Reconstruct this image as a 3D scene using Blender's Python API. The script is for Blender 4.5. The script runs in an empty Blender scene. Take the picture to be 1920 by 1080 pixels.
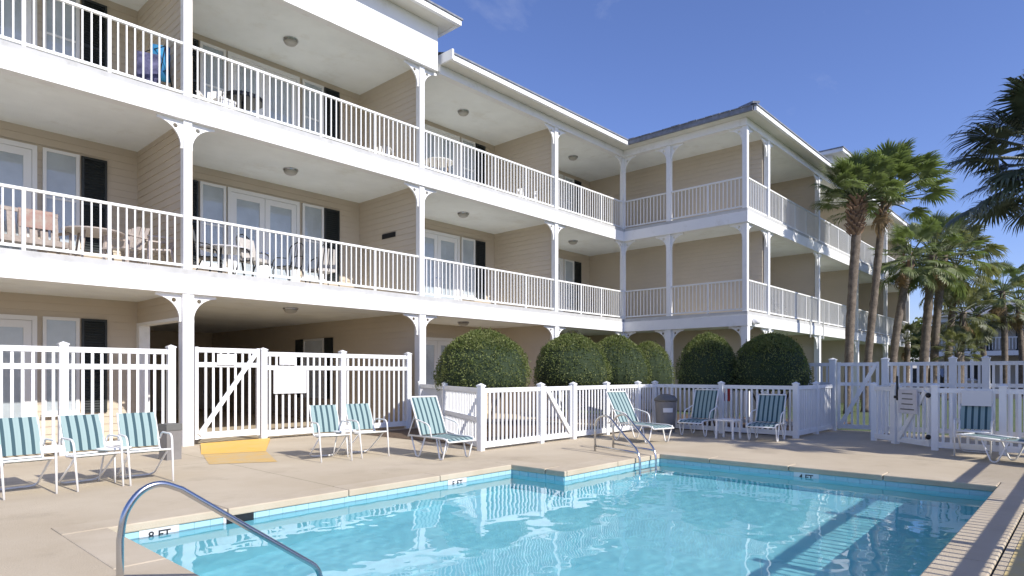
import bpy, math, random
import numpy as np
from mathutils import Vector, Matrix
from mathutils.geometry import tessellate_polygon
R = math.radians
PI = math.pi
random.seed(7)
sc = bpy.context.scene
COL = sc.collection
# world axes: X runs along the long facade, Y runs away from the pool towards it, camera stands at the origin
# ------------------------------------------------------------------ camera, sky, sun, exposure
cam = bpy.data.cameras.new('camera')
cam.sensor_width = 36.0
cam.lens = 22.5
cam.shift_y = 160 / 1920
cam.clip_start = 0.05
cam.clip_end = 3000
co = bpy.data.objects.new('camera', cam)
COL.objects.link(co)
co.location = (0, 0, 1.35)
co.rotation_euler = (R(90), 0, -math.atan2(0.738, 0.6747))
sc.camera = co

SUN_EL = R(36.8)
SUN_AZ = (0.022, -1.0)
world = bpy.data.worlds.new('World')
sc.world = world
world.use_nodes = True
wn = world.node_tree
wn.nodes.clear()
wo = wn.nodes.new('ShaderNodeOutputWorld')
bg = wn.nodes.new('ShaderNodeBackground')
sky = wn.nodes.new('ShaderNodeTexSky')
sky.sky_type = 'NISHITA'
sky.sun_disc = False
sky.sun_elevation = SUN_EL
sky.sun_rotation = math.atan2(SUN_AZ[0], SUN_AZ[1])
sky.air_density = 1.0
sky.dust_density = 0.5
sky.ozone_density = 3.0
bg.inputs["Strength"].default_value = 0.15
CLX, CLY = 3.0, 1.0
# thin high cirrus, everywhere in the sky
tc = wn.nodes.new('ShaderNodeTexCoord')
mp = wn.nodes.new('ShaderNodeMapping')
mp.inputs['Rotation'].default_value = (R(20), R(12), R(-35))
mp.inputs['Scale'].default_value = (1.3, 5.0, 6.0)
mp.inputs['Location'].default_value = (CLX, CLY, 0.0)
nz = wn.nodes.new('ShaderNodeTexNoise')
nz.inputs['Scale'].default_value = 1.25
nz.inputs['Detail'].default_value = 6
nz.inputs['Roughness'].default_value = 0.55
nz.inputs['Distortion'].default_value = 0.6
rp = wn.nodes.new('ShaderNodeValToRGB')
rp.color_ramp.elements[0].position = 0.57
rp.color_ramp.elements[0].color = (0, 0, 0, 1)
rp.color_ramp.elements[1].position = 0.85
rp.color_ramp.elements[1].color = (0.26, 0.26, 0.26, 1)
mx = wn.nodes.new('ShaderNodeMixRGB')
mx.inputs['Color2'].default_value = (4.6, 4.8, 5.3, 1)
wn.links.new(tc.outputs['Generated'], mp.inputs['Vector'])
wn.links.new(mp.outputs['Vector'], nz.inputs['Vector'])
wn.links.new(nz.outputs['Fac'], rp.inputs['Fac'])
wn.links.new(rp.outputs['Color'], mx.inputs['Fac'])
tint = wn.nodes.new('ShaderNodeMixRGB')
tint.blend_type = 'MULTIPLY'
tint.inputs['Fac'].default_value = 1.0
tint.inputs['Color2'].default_value = (0.625, 0.625, 0.855, 1)     # a deep, slightly violet clear sky
wn.links.new(sky.outputs['Color'], tint.inputs['Color1'])
wn.links.new(tint.outputs['Color'], mx.inputs['Color1'])
wn.links.new(mx.outputs['Color'], bg.inputs['Color'])
wn.links.new(bg.outputs['Background'], wo.inputs['Surface'])

sl = bpy.data.lights.new('sun', 'SUN')
sl.energy = 4.0
sl.angle = R(0.53)
sl.color = (1.0, 0.95, 0.87)
so = bpy.data.objects.new('sun', sl)
COL.objects.link(so)
sd = Vector((-SUN_AZ[0] * math.cos(SUN_EL), -SUN_AZ[1] * math.cos(SUN_EL), -math.sin(SUN_EL)))
so.rotation_euler = sd.to_track_quat('-Z', 'Y').to_euler()
so.location = (0, -20, 20)
try:
    sl.cycles.is_caustics_light = True
except Exception:
    pass

sc.view_settings.view_transform = 'Standard'
sc.view_settings.look = 'None'
sc.view_settings.exposure = 0.52
sc.view_settings.gamma = 1.0
sc.view_settings.use_curve_mapping = False
sc.cycles.max_bounces = 10
sc.cycles.diffuse_bounces = 5
sc.cycles.glossy_bounces = 4
sc.cycles.transmission_bounces = 6
sc.cycles.transparent_max_bounces = 12
sc.cycles.use_denoising = True

# ------------------------------------------------------------------ materials
def mat(name, col, rough=0.6, metal=0.0, var=0.0, vscale=4.0, bump=0.0, bscale=60.0, spec=0.5, col2=None, detail=4, dirt=None):
    m = bpy.data.materials.new(name)
    m.use_nodes = True
    nt = m.node_tree
    b = nt.nodes['Principled BSDF']
    b.inputs['Roughness'].default_value = rough
    b.inputs['Metallic'].default_value = metal
    b.inputs['Specular IOR Level'].default_value = spec
    c = (*col, 1)
    b.inputs['Base Color'].default_value = c
    tcn = nt.nodes.new('ShaderNodeTexCoord')
    if var > 0 or col2:
        n = nt.nodes.new('ShaderNodeTexNoise')
        n.inputs['Scale'].default_value = vscale
        n.inputs['Detail'].default_value = detail
        n.inputs['Roughness'].default_value = 0.6
        nt.links.new(tcn.outputs['Object'], n.inputs['Vector'])
        r = nt.nodes.new('ShaderNodeValToRGB')
        r.color_ramp.elements[0].position = 0.3
        r.color_ramp.elements[1].position = 0.7
        c2 = col2 or tuple(min(1, x * (1 + var)) for x in col)
        c1 = col if col2 else tuple(x * (1 - var) for x in col)
        r.color_ramp.elements[0].color = (*c1, 1)
        r.color_ramp.elements[1].color = (*c2, 1)
        nt.links.new(n.outputs['Fac'], r.inputs['Fac'])
        out = r.outputs['Color']
        if dirt:
            n3 = nt.nodes.new('ShaderNodeTexNoise')
            n3.inputs['Scale'].default_value = dirt[1]
            n3.inputs['Detail'].default_value = 8
            n3.inputs['Roughness'].default_value = 0.7
            nt.links.new(tcn.outputs['Object'], n3.inputs['Vector'])
            r3 = nt.nodes.new('ShaderNodeValToRGB')
            r3.color_ramp.elements[0].position = 0.55
            r3.color_ramp.elements[0].color = (0, 0, 0, 1)
            r3.color_ramp.elements[1].position = 0.75
            r3.color_ramp.elements[1].color = (dirt[2],) * 3 + (1,)
            nt.links.new(n3.outputs['Fac'], r3.inputs['Fac'])
            mm = nt.nodes.new('ShaderNodeMixRGB')
            mm.inputs['Color2'].default_value = (*dirt[0], 1)
            nt.links.new(r3.outputs['Color'], mm.inputs['Fac'])
            nt.links.new(out, mm.inputs['Color1'])
            out = mm.outputs['Color']
        nt.links.new(out, b.inputs['Base Color'])
    if bump > 0:
        n2 = nt.nodes.new('ShaderNodeTexNoise')
        n2.inputs['Scale'].default_value = bscale
        n2.inputs['Detail'].default_value = 5
        nt.links.new(tcn.outputs['Object'], n2.inputs['Vector'])
        bp = nt.nodes.new('ShaderNodeBump')
        bp.inputs['Strength'].default_value = bump
        bp.inputs['Distance'].default_value = 0.02
        nt.links.new(n2.outputs['Fac'], bp.inputs['Height'])
        nt.links.new(bp.outputs['Normal'], b.inputs['Normal'])
    return m

M = {}
M['white'] = mat('white_paint', (0.82, 0.82, 0.81), 0.5, var=0.02, vscale=1.5, dirt=((0.50, 0.48, 0.42), 2.6, 0.4))
M['vinyl'] = mat('white_vinyl', (0.79, 0.80, 0.80), 0.4, var=0.02, vscale=3, dirt=((0.55, 0.53, 0.47), 2.2, 0.35))
M['rail'] = mat('rail_white', (0.77, 0.77, 0.75), 0.45)
M['ledge'] = mat('ledge_concrete', (0.64, 0.64, 0.60), 0.8, var=0.08, vscale=3, dirt=((0.35, 0.33, 0.3), 3, 0.5))
M['slabedge'] = mat('slab_edge', (0.47, 0.47, 0.46), 0.85, var=0.1, vscale=3, dirt=((0.28, 0.27, 0.25), 3.5, 0.6))
M['siding'] = mat('beige_siding', (0.55, 0.475, 0.375), 0.6, var=0.04, vscale=0.8)
M['ceil'] = mat('ceiling_stucco', (0.84, 0.86, 0.84), 0.85, dirt=((0.60, 0.57, 0.48), 1.1, 0.5), var=0.05, vscale=1.2, bump=0.15, bscale=40)
M['soffit'] = mat('soffit_cream', (0.72, 0.70, 0.62), 0.7, var=0.04, vscale=2)
M['roof'] = mat('slate_shingle', (0.20, 0.215, 0.25), 0.7, var=0.25, vscale=6, bump=0.4, bscale=30)
M['shutter'] = mat('dark_shutter', (0.018, 0.024, 0.026), 0.45)
M['door'] = mat('door_white', (0.74, 0.74, 0.73), 0.4)
M['blind'] = mat('blind', (0.52, 0.56, 0.60), 0.7, var=.12, vscale=2)
M['deck'] = mat('deck_concrete', (0.425, 0.35, 0.245), 0.85, col2=(0.53, 0.455, 0.34), vscale=0.55, bump=0.35, bscale=70, detail=12, dirt=((0.29, 0.235, 0.17), 0.75, 0.6))
M['coping'] = mat('coping_concrete', (0.44, 0.365, 0.26), 0.8, col2=(0.53, 0.455, 0.345), vscale=1.5, bump=0.25, bscale=80, detail=8)
M['joint'] = mat('deck_joint_filler', (0.17, 0.145, 0.115), 0.9)
M['gap'] = mat('joint_dark', (0.05, 0.045, 0.04), 0.9)
M['plaster'] = mat('pool_plaster', (0.27, 0.655, 0.74), 0.6, col2=(0.33, 0.71, 0.785), vscale=1.2)
M['tile'] = mat('pool_tile', (0.36, 0.57, 0.63), 0.25, var=0.06, vscale=9)
M['tileblack'] = mat('black_plastic', (0.012, 0.013, 0.015), 0.4)
M['steel'] = mat('steel', (0.55, 0.56, 0.58), 0.22, metal=1.0)
M['alu'] = mat('powder_white', (0.80, 0.79, 0.76), 0.35)
M['yellow'] = mat('yellow_paint', (0.74, 0.43, 0.06), 0.7, col2=(0.66, 0.43, 0.13), vscale=2.6, detail=8)
M['yellowworn'] = mat('worn_yellow_paint', (0.60, 0.37, 0.09), 0.8, col2=(0.48, 0.38, 0.23), vscale=3.5, detail=8)
M['yellowpale'] = mat('pale_yellow_paint', (0.56, 0.42, 0.16), 0.8, col2=(0.50, 0.42, 0.26), vscale=3, detail=8)
M['grass'] = mat('lawn', (0.05, 0.085, 0.025), 0.9, col2=(0.10, 0.12, 0.05), vscale=0.8, bump=0.5, bscale=40, detail=8)
M['asphalt'] = mat('asphalt', (0.06, 0.06, 0.06), 0.9, var=0.2, vscale=3)
M['mulch'] = mat('mulch', (0.10, 0.065, 0.04), 0.95, var=0.4, vscale=14, bump=0.6, bscale=50)
M['leaf'] = mat('clipped_leaf', (0.09, 0.13, 0.03), 0.55, col2=(0.225, 0.24, 0.085), vscale=3.0, dirt=((0.15, 0.115, 0.055), 2.4, 0.55), detail=8, spec=0.35)
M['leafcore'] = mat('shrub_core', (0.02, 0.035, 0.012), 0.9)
M['twig'] = mat('twig', (0.12, 0.085, 0.055), 0.9)
M['palm'] = mat('palm_leaf', (0.10, 0.135, 0.05), 0.42, col2=(0.225, 0.25, 0.12), vscale=2.0, spec=0.4)
M['palmdark'] = mat('palm_leaf_dark', (0.045, 0.062, 0.03), 0.38, col2=(0.12, 0.14, 0.085), vscale=2.0)
M['palm2'] = mat('palm_leaf_olive', (0.075, 0.09, 0.04), 0.5, col2=(0.17, 0.18, 0.095), vscale=2.0)
M['dead'] = mat('dead_frond', (0.30, 0.21, 0.11), 0.8, var=0.25, vscale=6)
M['trunk'] = mat('palm_trunk', (0.085, 0.066, 0.05), 0.9, col2=(0.21, 0.17, 0.13), vscale=7, bump=0.8, bscale=18, detail=8)
M['boot'] = mat('palm_boot', (0.20, 0.115, 0.07), 0.9, col2=(0.33, 0.22, 0.14), vscale=7)
M['wicker'] = mat('wicker_tan', (0.30, 0.255, 0.225), 0.7, var=0.2, vscale=20)
M['pinkplastic'] = mat('tan_resin', (0.45, 0.39, 0.355), 0.5)
M['whiteplastic'] = mat('white_resin', (0.76, 0.75, 0.73), 0.4)
M['iron'] = mat('dark_iron', (0.02, 0.022, 0.024), 0.4, metal=0.3)
M['cushion'] = mat('cushion', (0.46, 0.43, 0.40), 0.9, var=0.1, vscale=8)
M['grey'] = mat('grey_plastic', (0.20, 0.19, 0.18), 0.6, var=0.1, vscale=5)
M['greylid'] = mat('grey_lid', (0.13, 0.13, 0.12), 0.55)
M['bluecloth'] = mat('blue_towel', (0.02, 0.10, 0.32), 0.9, col2=(0.03, 0.25, 0.42), vscale=6)
M['navycloth'] = mat('navy_towel', (0.015, 0.018, 0.06), 0.9, col2=(0.12, 0.12, 0.22), vscale=9)
M['redcloth'] = mat('red_cloth', (0.30, 0.17, 0.145), 0.9, col2=(0.34, 0.29, 0.25), vscale=9)
M['red'] = mat('red_enamel', (0.42, 0.025, 0.02), 0.4)
M['signgrey'] = mat('sign_plate', (0.58, 0.57, 0.60), 0.5, var=0.06, vscale=12)
M['signwhite'] = mat('sign_white', (0.68, 0.68, 0.68), 0.5)
M['ink'] = mat('ink', (0.02, 0.02, 0.025), 0.6)
M['lamp'] = mat('frosted_glass', (0.42, 0.40, 0.36), 0.3)
M['wood'] = mat('tan_wood', (0.36, 0.25, 0.15), 0.6, var=0.2, vscale=8)
M['concretefar'] = mat('far_stucco', (0.50, 0.45, 0.38), 0.8, var=0.05)
M['carpaint'] = mat('car_paint_dark', (0.03, 0.033, 0.04), 0.25, spec=0.6)
M['rubber'] = mat('rubber', (0.02, 0.02, 0.02), 0.8)

def glass_mat():
    m = bpy.data.materials.new('window_glass')
    m.use_nodes = True
    nt = m.node_tree
    nt.nodes.clear()
    o = nt.nodes.new('ShaderNodeOutputMaterial')
    mixn = nt.nodes.new('ShaderNodeMixShader')
    t = nt.nodes.new('ShaderNodeBsdfTransparent')
    t.inputs['Color'].default_value = (0.95, 0.96, 0.96, 1)
    g = nt.nodes.new('ShaderNodeBsdfGlossy')
    g.inputs['Roughness'].default_value = 0.02
    f = nt.nodes.new('ShaderNodeFresnel')
    f.inputs['IOR'].default_value = 1.65
    geo = nt.nodes.new('ShaderNodeNewGeometry')
    inv = nt.nodes.new('ShaderNodeMath'); inv.operation = 'SUBTRACT'; inv.inputs[0].default_value = 1.0
    mul = nt.nodes.new('ShaderNodeMath'); mul.operation = 'MULTIPLY'
    nt.links.new(geo.outputs['Backfacing'], inv.inputs[1])      # the inner face of a pane adds no second mirror
    nt.links.new(f.outputs[0], mul.inputs[0])
    nt.links.new(inv.outputs[0], mul.inputs[1])
    nt.links.new(mul.outputs[0], mixn.inputs[0])
    nt.links.new(t.outputs[0], mixn.inputs[1])
    nt.links.new(g.outputs[0], mixn.inputs[2])
    nt.links.new(mixn.outputs[0], o.inputs[0])
    return m
M['glass'] = glass_mat()

def translucent(m, col, fac):
    nt = m.node_tree
    b = nt.nodes['Principled BSDF']
    o = [n for n in nt.nodes if n.type == 'OUTPUT_MATERIAL'][0]
    t = nt.nodes.new('ShaderNodeBsdfTranslucent')
    t.inputs['Color'].default_value = (*col, 1)
    x = nt.nodes.new('ShaderNodeMixShader')
    x.inputs[0].default_value = fac
    nt.links.new(b.outputs[0], x.inputs[1])
    nt.links.new(t.outputs[0], x.inputs[2])
    nt.links.new(x.outputs[0], o.inputs[0])
for k_, c_ in (('palm', (0.22, 0.30, 0.07)), ('palm2', (0.30, 0.32, 0.10)), ('leaf', (0.16, 0.22, 0.05)), ('dead', (0.30, 0.2, 0.1))):
    translucent(M[k_], c_, 0.3)

def stripe_mat(name, axis, period, dark, light, frac, offs=0.0):
    m = bpy.data.materials.new(name)
    m.use_nodes = True
    nt = m.node_tree
    b = nt.nodes['Principled BSDF']
    b.inputs['Roughness'].default_value = 0.75
    t = nt.nodes.new('ShaderNodeTexCoord')
    s = nt.nodes.new('ShaderNodeSeparateXYZ')
    nt.links.new(t.outputs['Object'], s.inputs[0])
    a = nt.nodes.new('ShaderNodeMath'); a.operation = 'ADD'; a.inputs[1].default_value = offs + 100 * period
    d = nt.nodes.new('ShaderNodeMath'); d.operation = 'DIVIDE'; d.inputs[1].default_value = period
    fr = nt.nodes.new('ShaderNodeMath'); fr.operation = 'FRACT'
    r = nt.nodes.new('ShaderNodeValToRGB')
    r.color_ramp.interpolation = 'LINEAR'
    e = r.color_ramp.elements
    e[0].position = 0.0; e[0].color = (*dark, 1)
    e[1].position = frac; e[1].color = (*dark, 1)
    e2 = r.color_ramp.elements.new(frac + 0.05); e2.color = (*light, 1)
    e3 = r.color_ramp.elements.new(0.62); e3.color = tuple(x * 0.93 for x in light) + (1,)
    e4 = r.color_ramp.elements.new(0.95); e4.color = (*light, 1)
    nt.links.new(s.outputs[axis], a.inputs[0])
    nt.links.new(a.outputs[0], d.inputs[0])
    nt.links.new(d.outputs[0], fr.inputs[0])
    nt.links.new(fr.outputs[0], r.inputs[0])
    w = nt.nodes.new('ShaderNodeTexWave')
    w.inputs['Scale'].default_value = 90
    nt.links.new(t.outputs['Object'], w.inputs['Vector'])
    bp = nt.nodes.new('ShaderNodeBump'); bp.inputs['Strength'].default_value = 0.15; bp.inputs['Distance'].default_value = 0.002
    nt.links.new(w.outputs['Fac'], bp.inputs['Height'])
    nt.links.new(bp.outputs['Normal'], b.inputs['Normal'])
    nt.links.new(r.outputs['Color'], b.inputs['Base Color'])
    return m
M['sling'] = stripe_mat('striped_sling', 0, 0.092, (0.028, 0.072, 0.088), (0.27, 0.37, 0.36), 0.36, 0.06)

def water_mat():
    m = bpy.data.materials.new('pool_water')
    m.use_nodes = True
    nt = m.node_tree
    nt.nodes.clear()
    o = nt.nodes.new('ShaderNodeOutputMaterial')
    p = nt.nodes.new('ShaderNodeBsdfPrincipled')
    p.inputs['Base Color'].default_value = (0.88, 0.985, 1.0, 1)
    p.inputs['Roughness'].default_value = 0.0
    p.inputs['IOR'].default_value = 1.33
    p.inputs['Transmission Weight'].default_value = 1.0
    nt.links.new(p.outputs[0], o.inputs[0])
    return m
M['water'] = water_mat()

# ------------------------------------------------------------------ mesh helpers
class MB:
    def __init__(s):
        s.v = []; s.f = []
    def box(s, x0, x1, y0, y1, z0, z1):
        n = len(s.v)
        s.v += [(x0, y0, z0), (x1, y0, z0), (x1, y1, z0), (x0, y1, z0), (x0, y0, z1), (x1, y0, z1), (x1, y1, z1), (x0, y1, z1)]
        s.f += [(n, n + 3, n + 2, n + 1), (n + 4, n + 5, n + 6, n + 7), (n, n + 1, n + 5, n + 4), (n + 1, n + 2, n + 6, n + 5), (n + 2, n + 3, n + 7, n + 6), (n + 3, n, n + 4, n + 7)]
        return s
    def obox(s, c, ax, ay, az):
        """box with centre c and half-extent vectors"""
        n = len(s.v)
        c, ax, ay, az = Vector(c), Vector(ax), Vector(ay), Vector(az)
        for sz in (-1, 1):
            for sx, sy in ((-1, -1), (1, -1), (1, 1), (-1, 1)):
                s.v.append(tuple(c + ax * sx + ay * sy + az * sz))
        s.f += [(n, n + 3, n + 2, n + 1), (n + 4, n + 5, n + 6, n + 7), (n, n + 1, n + 5, n + 4), (n + 1, n + 2, n + 6, n + 5), (n + 2, n + 3, n + 7, n + 6), (n + 3, n, n + 4, n + 7)]
        return s
    def bar(s, p, q, w, h=None, up=(0, 0, 1)):
        h = h or w
        p, q = Vector(p), Vector(q)
        d = q - p
        L = d.length
        d.normalize()
        u = Vector(up)
        if abs(d.dot(u)) > 0.95:
            u = Vector((1, 0, 0))
        sd_ = d.cross(u).normalized()
        u = sd_.cross(d)
        return s.obox((p + q) / 2, d * L / 2, sd_ * w / 2, u * h / 2)
    def tube(s, pts, r, n=8, cap=True, radii=None):
        pts = [Vector(p) for p in pts]
        base = len(s.v)
        t0 = (pts[1] - pts[0]).normalized()
        a = Vector((0, 0, 1)) if abs(t0.z) < 0.9 else Vector((1, 0, 0))
        nx = t0.cross(a).normalized()
        for i, p in enumerate(pts):
            if i == 0: t = t0
            elif i == len(pts) - 1: t = (pts[i] - pts[i - 1]).normalized()
            else: t = ((pts[i + 1] - p).normalized() + (p - pts[i - 1]).normalized()).normalized()
            nx = (nx - t * nx.dot(t)).normalized()
            ny = t.cross(nx)
            rr = radii[i] if radii else r
            for k in range(n):
                an = 2 * PI * k / n
                s.v.append(tuple(p + (nx * math.cos(an) + ny * math.sin(an)) * rr))
        for i in range(len(pts) - 1):
            for k in range(n):
                a0 = base + i * n + k; a1 = base + i * n + (k + 1) % n
                s.f.append((a0, a1, a1 + n, a0 + n))
        if cap:
            s.f.append(tuple(base + k for k in range(n))[::-1])
            e = base + (len(pts) - 1) * n
            s.f.append(tuple(e + k for k in range(n)))
        return s
    def quad(s, a, b, c, d):
        n = len(s.v)
        s.v += [tuple(a), tuple(b), tuple(c), tuple(d)]
        s.f.append((n, n + 1, n + 2, n + 3))
        return s
    def poly(s, pts):
        n = len(s.v)
        s.v += [tuple(p) for p in pts]
        s.f.append(tuple(range(n, n + len(pts))))
        return s
    def ribbon(s, prof, x0, x1, th=0.006):
        """prof: list of (y,z); extruded from x0 to x1 with a thickness"""
        n = len(prof)
        nr = []
        for i in range(n):
            a = prof[max(0, i - 1)]; b = prof[min(n - 1, i + 1)]
            dy, dz = b[0] - a[0], b[1] - a[1]
            L = math.hypot(dy, dz) or 1
            nr.append((-dz / L, dy / L))
        o = len(s.v)
        for i, (y, z) in enumerate(prof):
            for x in (x0, x1):
                for sg in (0.5, -0.5):
                    s.v.append((x, y + nr[i][0] * th * sg, z + nr[i][1] * th * sg))
        for i in range(n - 1):
            a = o + 4 * i; b = a + 4
            s.f += [(a, a + 2, b + 2, b), (a + 1, b + 1, b + 3, a + 3), (a, b, b + 1, a + 1), (a + 2, a + 3, b + 3, b + 2)]
        e = o + 4 * (n - 1)
        s.f += [(o, o + 1, o + 3, o + 2), (e, e + 2, e + 3, e + 1)]
        return s
    def lathe(s, prof, c=(0, 0, 0), n=16, capb=True, capt=True):
        o = len(s.v)
        for r, z in prof:
            for k in range(n):
                a = 2 * PI * k / n
                s.v.append((c[0] + r * math.cos(a), c[1] + r * math.sin(a), c[2] + z))
        for i in range(len(prof) - 1):
            for k in range(n):
                a0 = o + i * n + k; a1 = o + i * n + (k + 1) % n
                s.f.append((a0, a1, a1 + n, a0 + n))
        if capb: s.f.append(tuple(o + k for k in range(n))[::-1])
        if capt:
            e = o + (len(prof) - 1) * n
            s.f.append(tuple(e + k for k in range(n)))
        return s
    def mesh(s, name, m, off=(0, 0, 0), smooth=False):
        me = bpy.data.meshes.new(name)
        v = s.v if off == (0, 0, 0) else [(a - off[0], b - off[1], c - off[2]) for a, b, c in s.v]
        me.from_pydata(v, [], s.f)
        me.materials.append(M[m] if isinstance(m, str) else m)
        if smooth:
            me.polygons.foreach_set('use_smooth', [True] * len(me.polygons))
        me.update()
        return me
    def build(s, name, m, parent=None, off=(0, 0, 0), smooth=False, kind=None, loc=None):
        return link(name, s.mesh(name, m, off, smooth), parent, loc, kind)

def link(name, me, parent=None, loc=None, kind=None, rot=None, scale=None):
    o = bpy.data.objects.new(name, me)
    COL.objects.link(o)
    if parent: o.parent = parent
    if loc is not None: o.location = loc
    if rot is not None: o.rotation_euler = rot
    if scale is not None: o.scale = scale
    if kind: o['kind'] = kind
    return o

def tag(o, label, cat, group=None):
    o['label'] = label
    o['category'] = cat
    if group: o['group'] = group
    return o

def thing(name, label, cat, loc=(0, 0, 0), rz=0, group=None):
    o = bpy.data.objects.new(name, None)
    o.empty_display_size = 0.3
    COL.objects.link(o)
    o.location = loc
    o.rotation_euler = (0, 0, rz)
    return tag(o, label, cat, group)

def copy_tree(o, parent=None):
    c = o.copy()
    COL.objects.link(c)
    if parent: c.parent = parent
    for ch in list(o.children):
        copy_tree(ch, c)
    return c

def arc(c, r, a0, a1, n, plane='yz', fixed=0.0):
    out = []
    for i in range(n + 1):
        a = a0 + (a1 - a0) * i / n
        p, q = c[0] + r * math.cos(a), c[1] + r * math.sin(a)
        out.append((fixed, p, q) if plane == 'yz' else (p, fixed, q))
    return out

def bezier(pts, n=8):
    """smooth polyline through points (Catmull-Rom)"""
    P = [Vector(p) for p in pts]
    P = [P[0] * 2 - P[1]] + P + [P[-1] * 2 - P[-2]]
    out = []
    for i in range(1, len(P) - 2):
        for k in range(n):
            t = k / n
            a, b, c, d = P[i - 1], P[i], P[i + 1], P[i + 2]
            out.append(0.5 * ((2 * b) + (c - a) * t + (2 * a - 5 * b + 4 * c - d) * t * t + (3 * b - a - 3 * c + d) * t ** 3))
    out.append(P[-2])
    return out

def rounded(pts, r, n=5):
    """polyline with its inner corners rounded"""
    P = [Vector(p) for p in pts]
    out = [P[0]]
    for i in range(1, len(P) - 1):
        a, b, c = P[i - 1], P[i], P[i + 1]
        d1 = (a - b); d2 = (c - b)
        rr = min(r, d1.length * 0.49, d2.length * 0.49)
        p, q = b + d1.normalized() * rr, b + d2.normalized() * rr
        for k in range(n + 1):
            t = k / n
            out.append(p * (1 - t) ** 2 + b * 2 * t * (1 - t) + q * t * t)
    out.append(P[-1])
    return out

# ------------------------------------------------------------------ ground, deck, pool
def sheet(name, x0, x1, y0, y1, z, m, kind='structure'):
    return MB().quad((x0, y0, z), (x1, y0, z), (x1, y1, z), (x0, y1, z)).build(name, m, kind=kind)

sheet('ground', -600, 900, -600, 900, -3.0, 'grass')
g = MB()      # lawn round the deck (with the deck left open)
for (x0, x1, y0, y1) in ((-300, -12, -300, 300), (16.6, 500, -300, 300), (-12, 16.6, -300, -1.6), (-12, 16.6, 25.2, 300)):
    g.quad((x0, y0, -.04), (x1, y0, -.04), (x1, y1, -.04), (x0, y1, -.04))
g.build('lawn', 'grass', kind='structure')
sheet('parking_lot', 44, 120, -30, 12, -.03, 'asphalt')

PU0, PU1, PV0, PV1, NU, NV = 1.72, 9.60, 0.85, 6.40, 7.0, 5.42
CW = 0.32
UC = 1.8      # unseen undercut on the sunny side, shaped so refracted sun reaches the floor
us = [-12, -1.1, PU0 - CW, 4.2, NU + CW, PU1 + CW, 11.7, 16.6]
vs = [-1.6, PV0 - CW, NV + CW, PV1 + CW, 9.95, 25.2]
d = MB()
for i in range(len(us) - 1):
    for j in range(len(vs) - 1):
        u0_, u1_, v0_, v1_ = us[i], us[i + 1], vs[j], vs[j + 1]
        um, vm = (u0_ + u1_) / 2, (v0_ + v1_) / 2
        if PU0 - CW < um < PU1 + CW and PV0 - CW < vm < NV + CW or PU0 - CW < um < NU + CW and PV0 - CW < vm < PV1 + CW:
            continue
        g0 = .0035
        d.quad((u0_ + (g0 if u0_ in (-1.1, 4.2, 11.7) else 0), v0_ + (g0 if v0_ == 9.95 else 0), 0), (u1_ - (g0 if u1_ in (-1.1, 4.2, 11.7) else 0), v0_ + (g0 if v0_ == 9.95 else 0), 0),
               (u1_ - (g0 if u1_ in (-1.1, 4.2, 11.7) else 0), v1_ - (.014 if j == 0 else g0 if v1_ == 9.95 else 0), 0), (u0_ + (g0 if u0_ in (-1.1, 4.2, 11.7) else 0), v1_ - (.014 if j == 0 else g0 if v1_ == 9.95 else 0), 0))
jb = MB()
for u_ in (-1.1, 4.2, 11.7):
    for v0_, v1_ in (((-1.6, .5), (6.75, 25)) if u_ == 4.2 else ((-1.6, 25),)):
        jb.quad((u_ - .02, v0_, -.012), (u_ + .02, v0_, -.012), (u_ + .02, v1_, -.012), (u_ - .02, v1_, -.012))
jb.quad((-12, 9.93, -.016), (16.6, 9.93, -.016), (16.6, 9.97, -.016), (-12, 9.97, -.016))
jb.build('joint_filler', 'joint', kind='structure')
# small lip down into the joint
d.build('pool_deck', 'deck', kind='structure')
MB().quad((PU0 - 2, PV0 - CW - .03, -.025), (PU1 + 8, PV0 - CW - .03, -.025), (PU1 + 8, PV0 - CW + .03, -.025), (PU0 - 2, PV0 - CW + .03, -.025)).build('deck_joint', 'gap', kind='structure')
sheet('planting_bed', 8.2, 13.7, 8.3, 12.3, .006, 'mulch')
sheet('planting_bed', 14.1, 19.4, 4.9, 12.3, .006, 'mulch')

pool = thing('swimming_pool', 'turquoise swimming pool with pale coping set in the beige deck', 'pool', (PU0, PV0, 0))
pool['kind'] = 'structure'
PO = (PU0, PV0, 0)
ring = [(PU0, PV0), (PU1, PV0), (PU1, NV), (NU, NV), (NU, PV1), (PU0, PV1)]
def fz(u): return -1.9 + (min(max(u, 1.8), 4.6) - 1.8) / 2.8 * 0.7
b = MB()
xs = [PU0, 3.2, 4.6, 7.0, PU1]
for i in range(4):
    y1 = PV1 if xs[i + 1] <= NU else NV
    b.quad((xs[i], PV0 - UC, fz(xs[i])), (xs[i + 1], PV0 - UC, fz(xs[i + 1])), (xs[i + 1], y1, fz(xs[i + 1])), (xs[i], y1, fz(xs[i])))
ring = [(PU0, PV0 - UC), (PU1, PV0 - UC), (PU1, NV), (NU, NV), (NU, PV1), (PU0, PV1)]
for i in range(6):
    (x0, y0), (x1, y1) = ring[i], ring[(i + 1) % 6]
    n = 8
    for k in range(n):
        xa, ya = x0 + (x1 - x0) * k / n, y0 + (y1 - y0) * k / n
        xb, yb = x0 + (x1 - x0) * (k + 1) / n, y0 + (y1 - y0) * (k + 1) / n
        b.quad((xa, ya, -.06), (xb, yb, -.06), (xb, yb, fz(xb) - .3), (xa, ya, fz(xa) - .3))
basin = b.build('basin', 'plaster', pool, PO)
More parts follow.
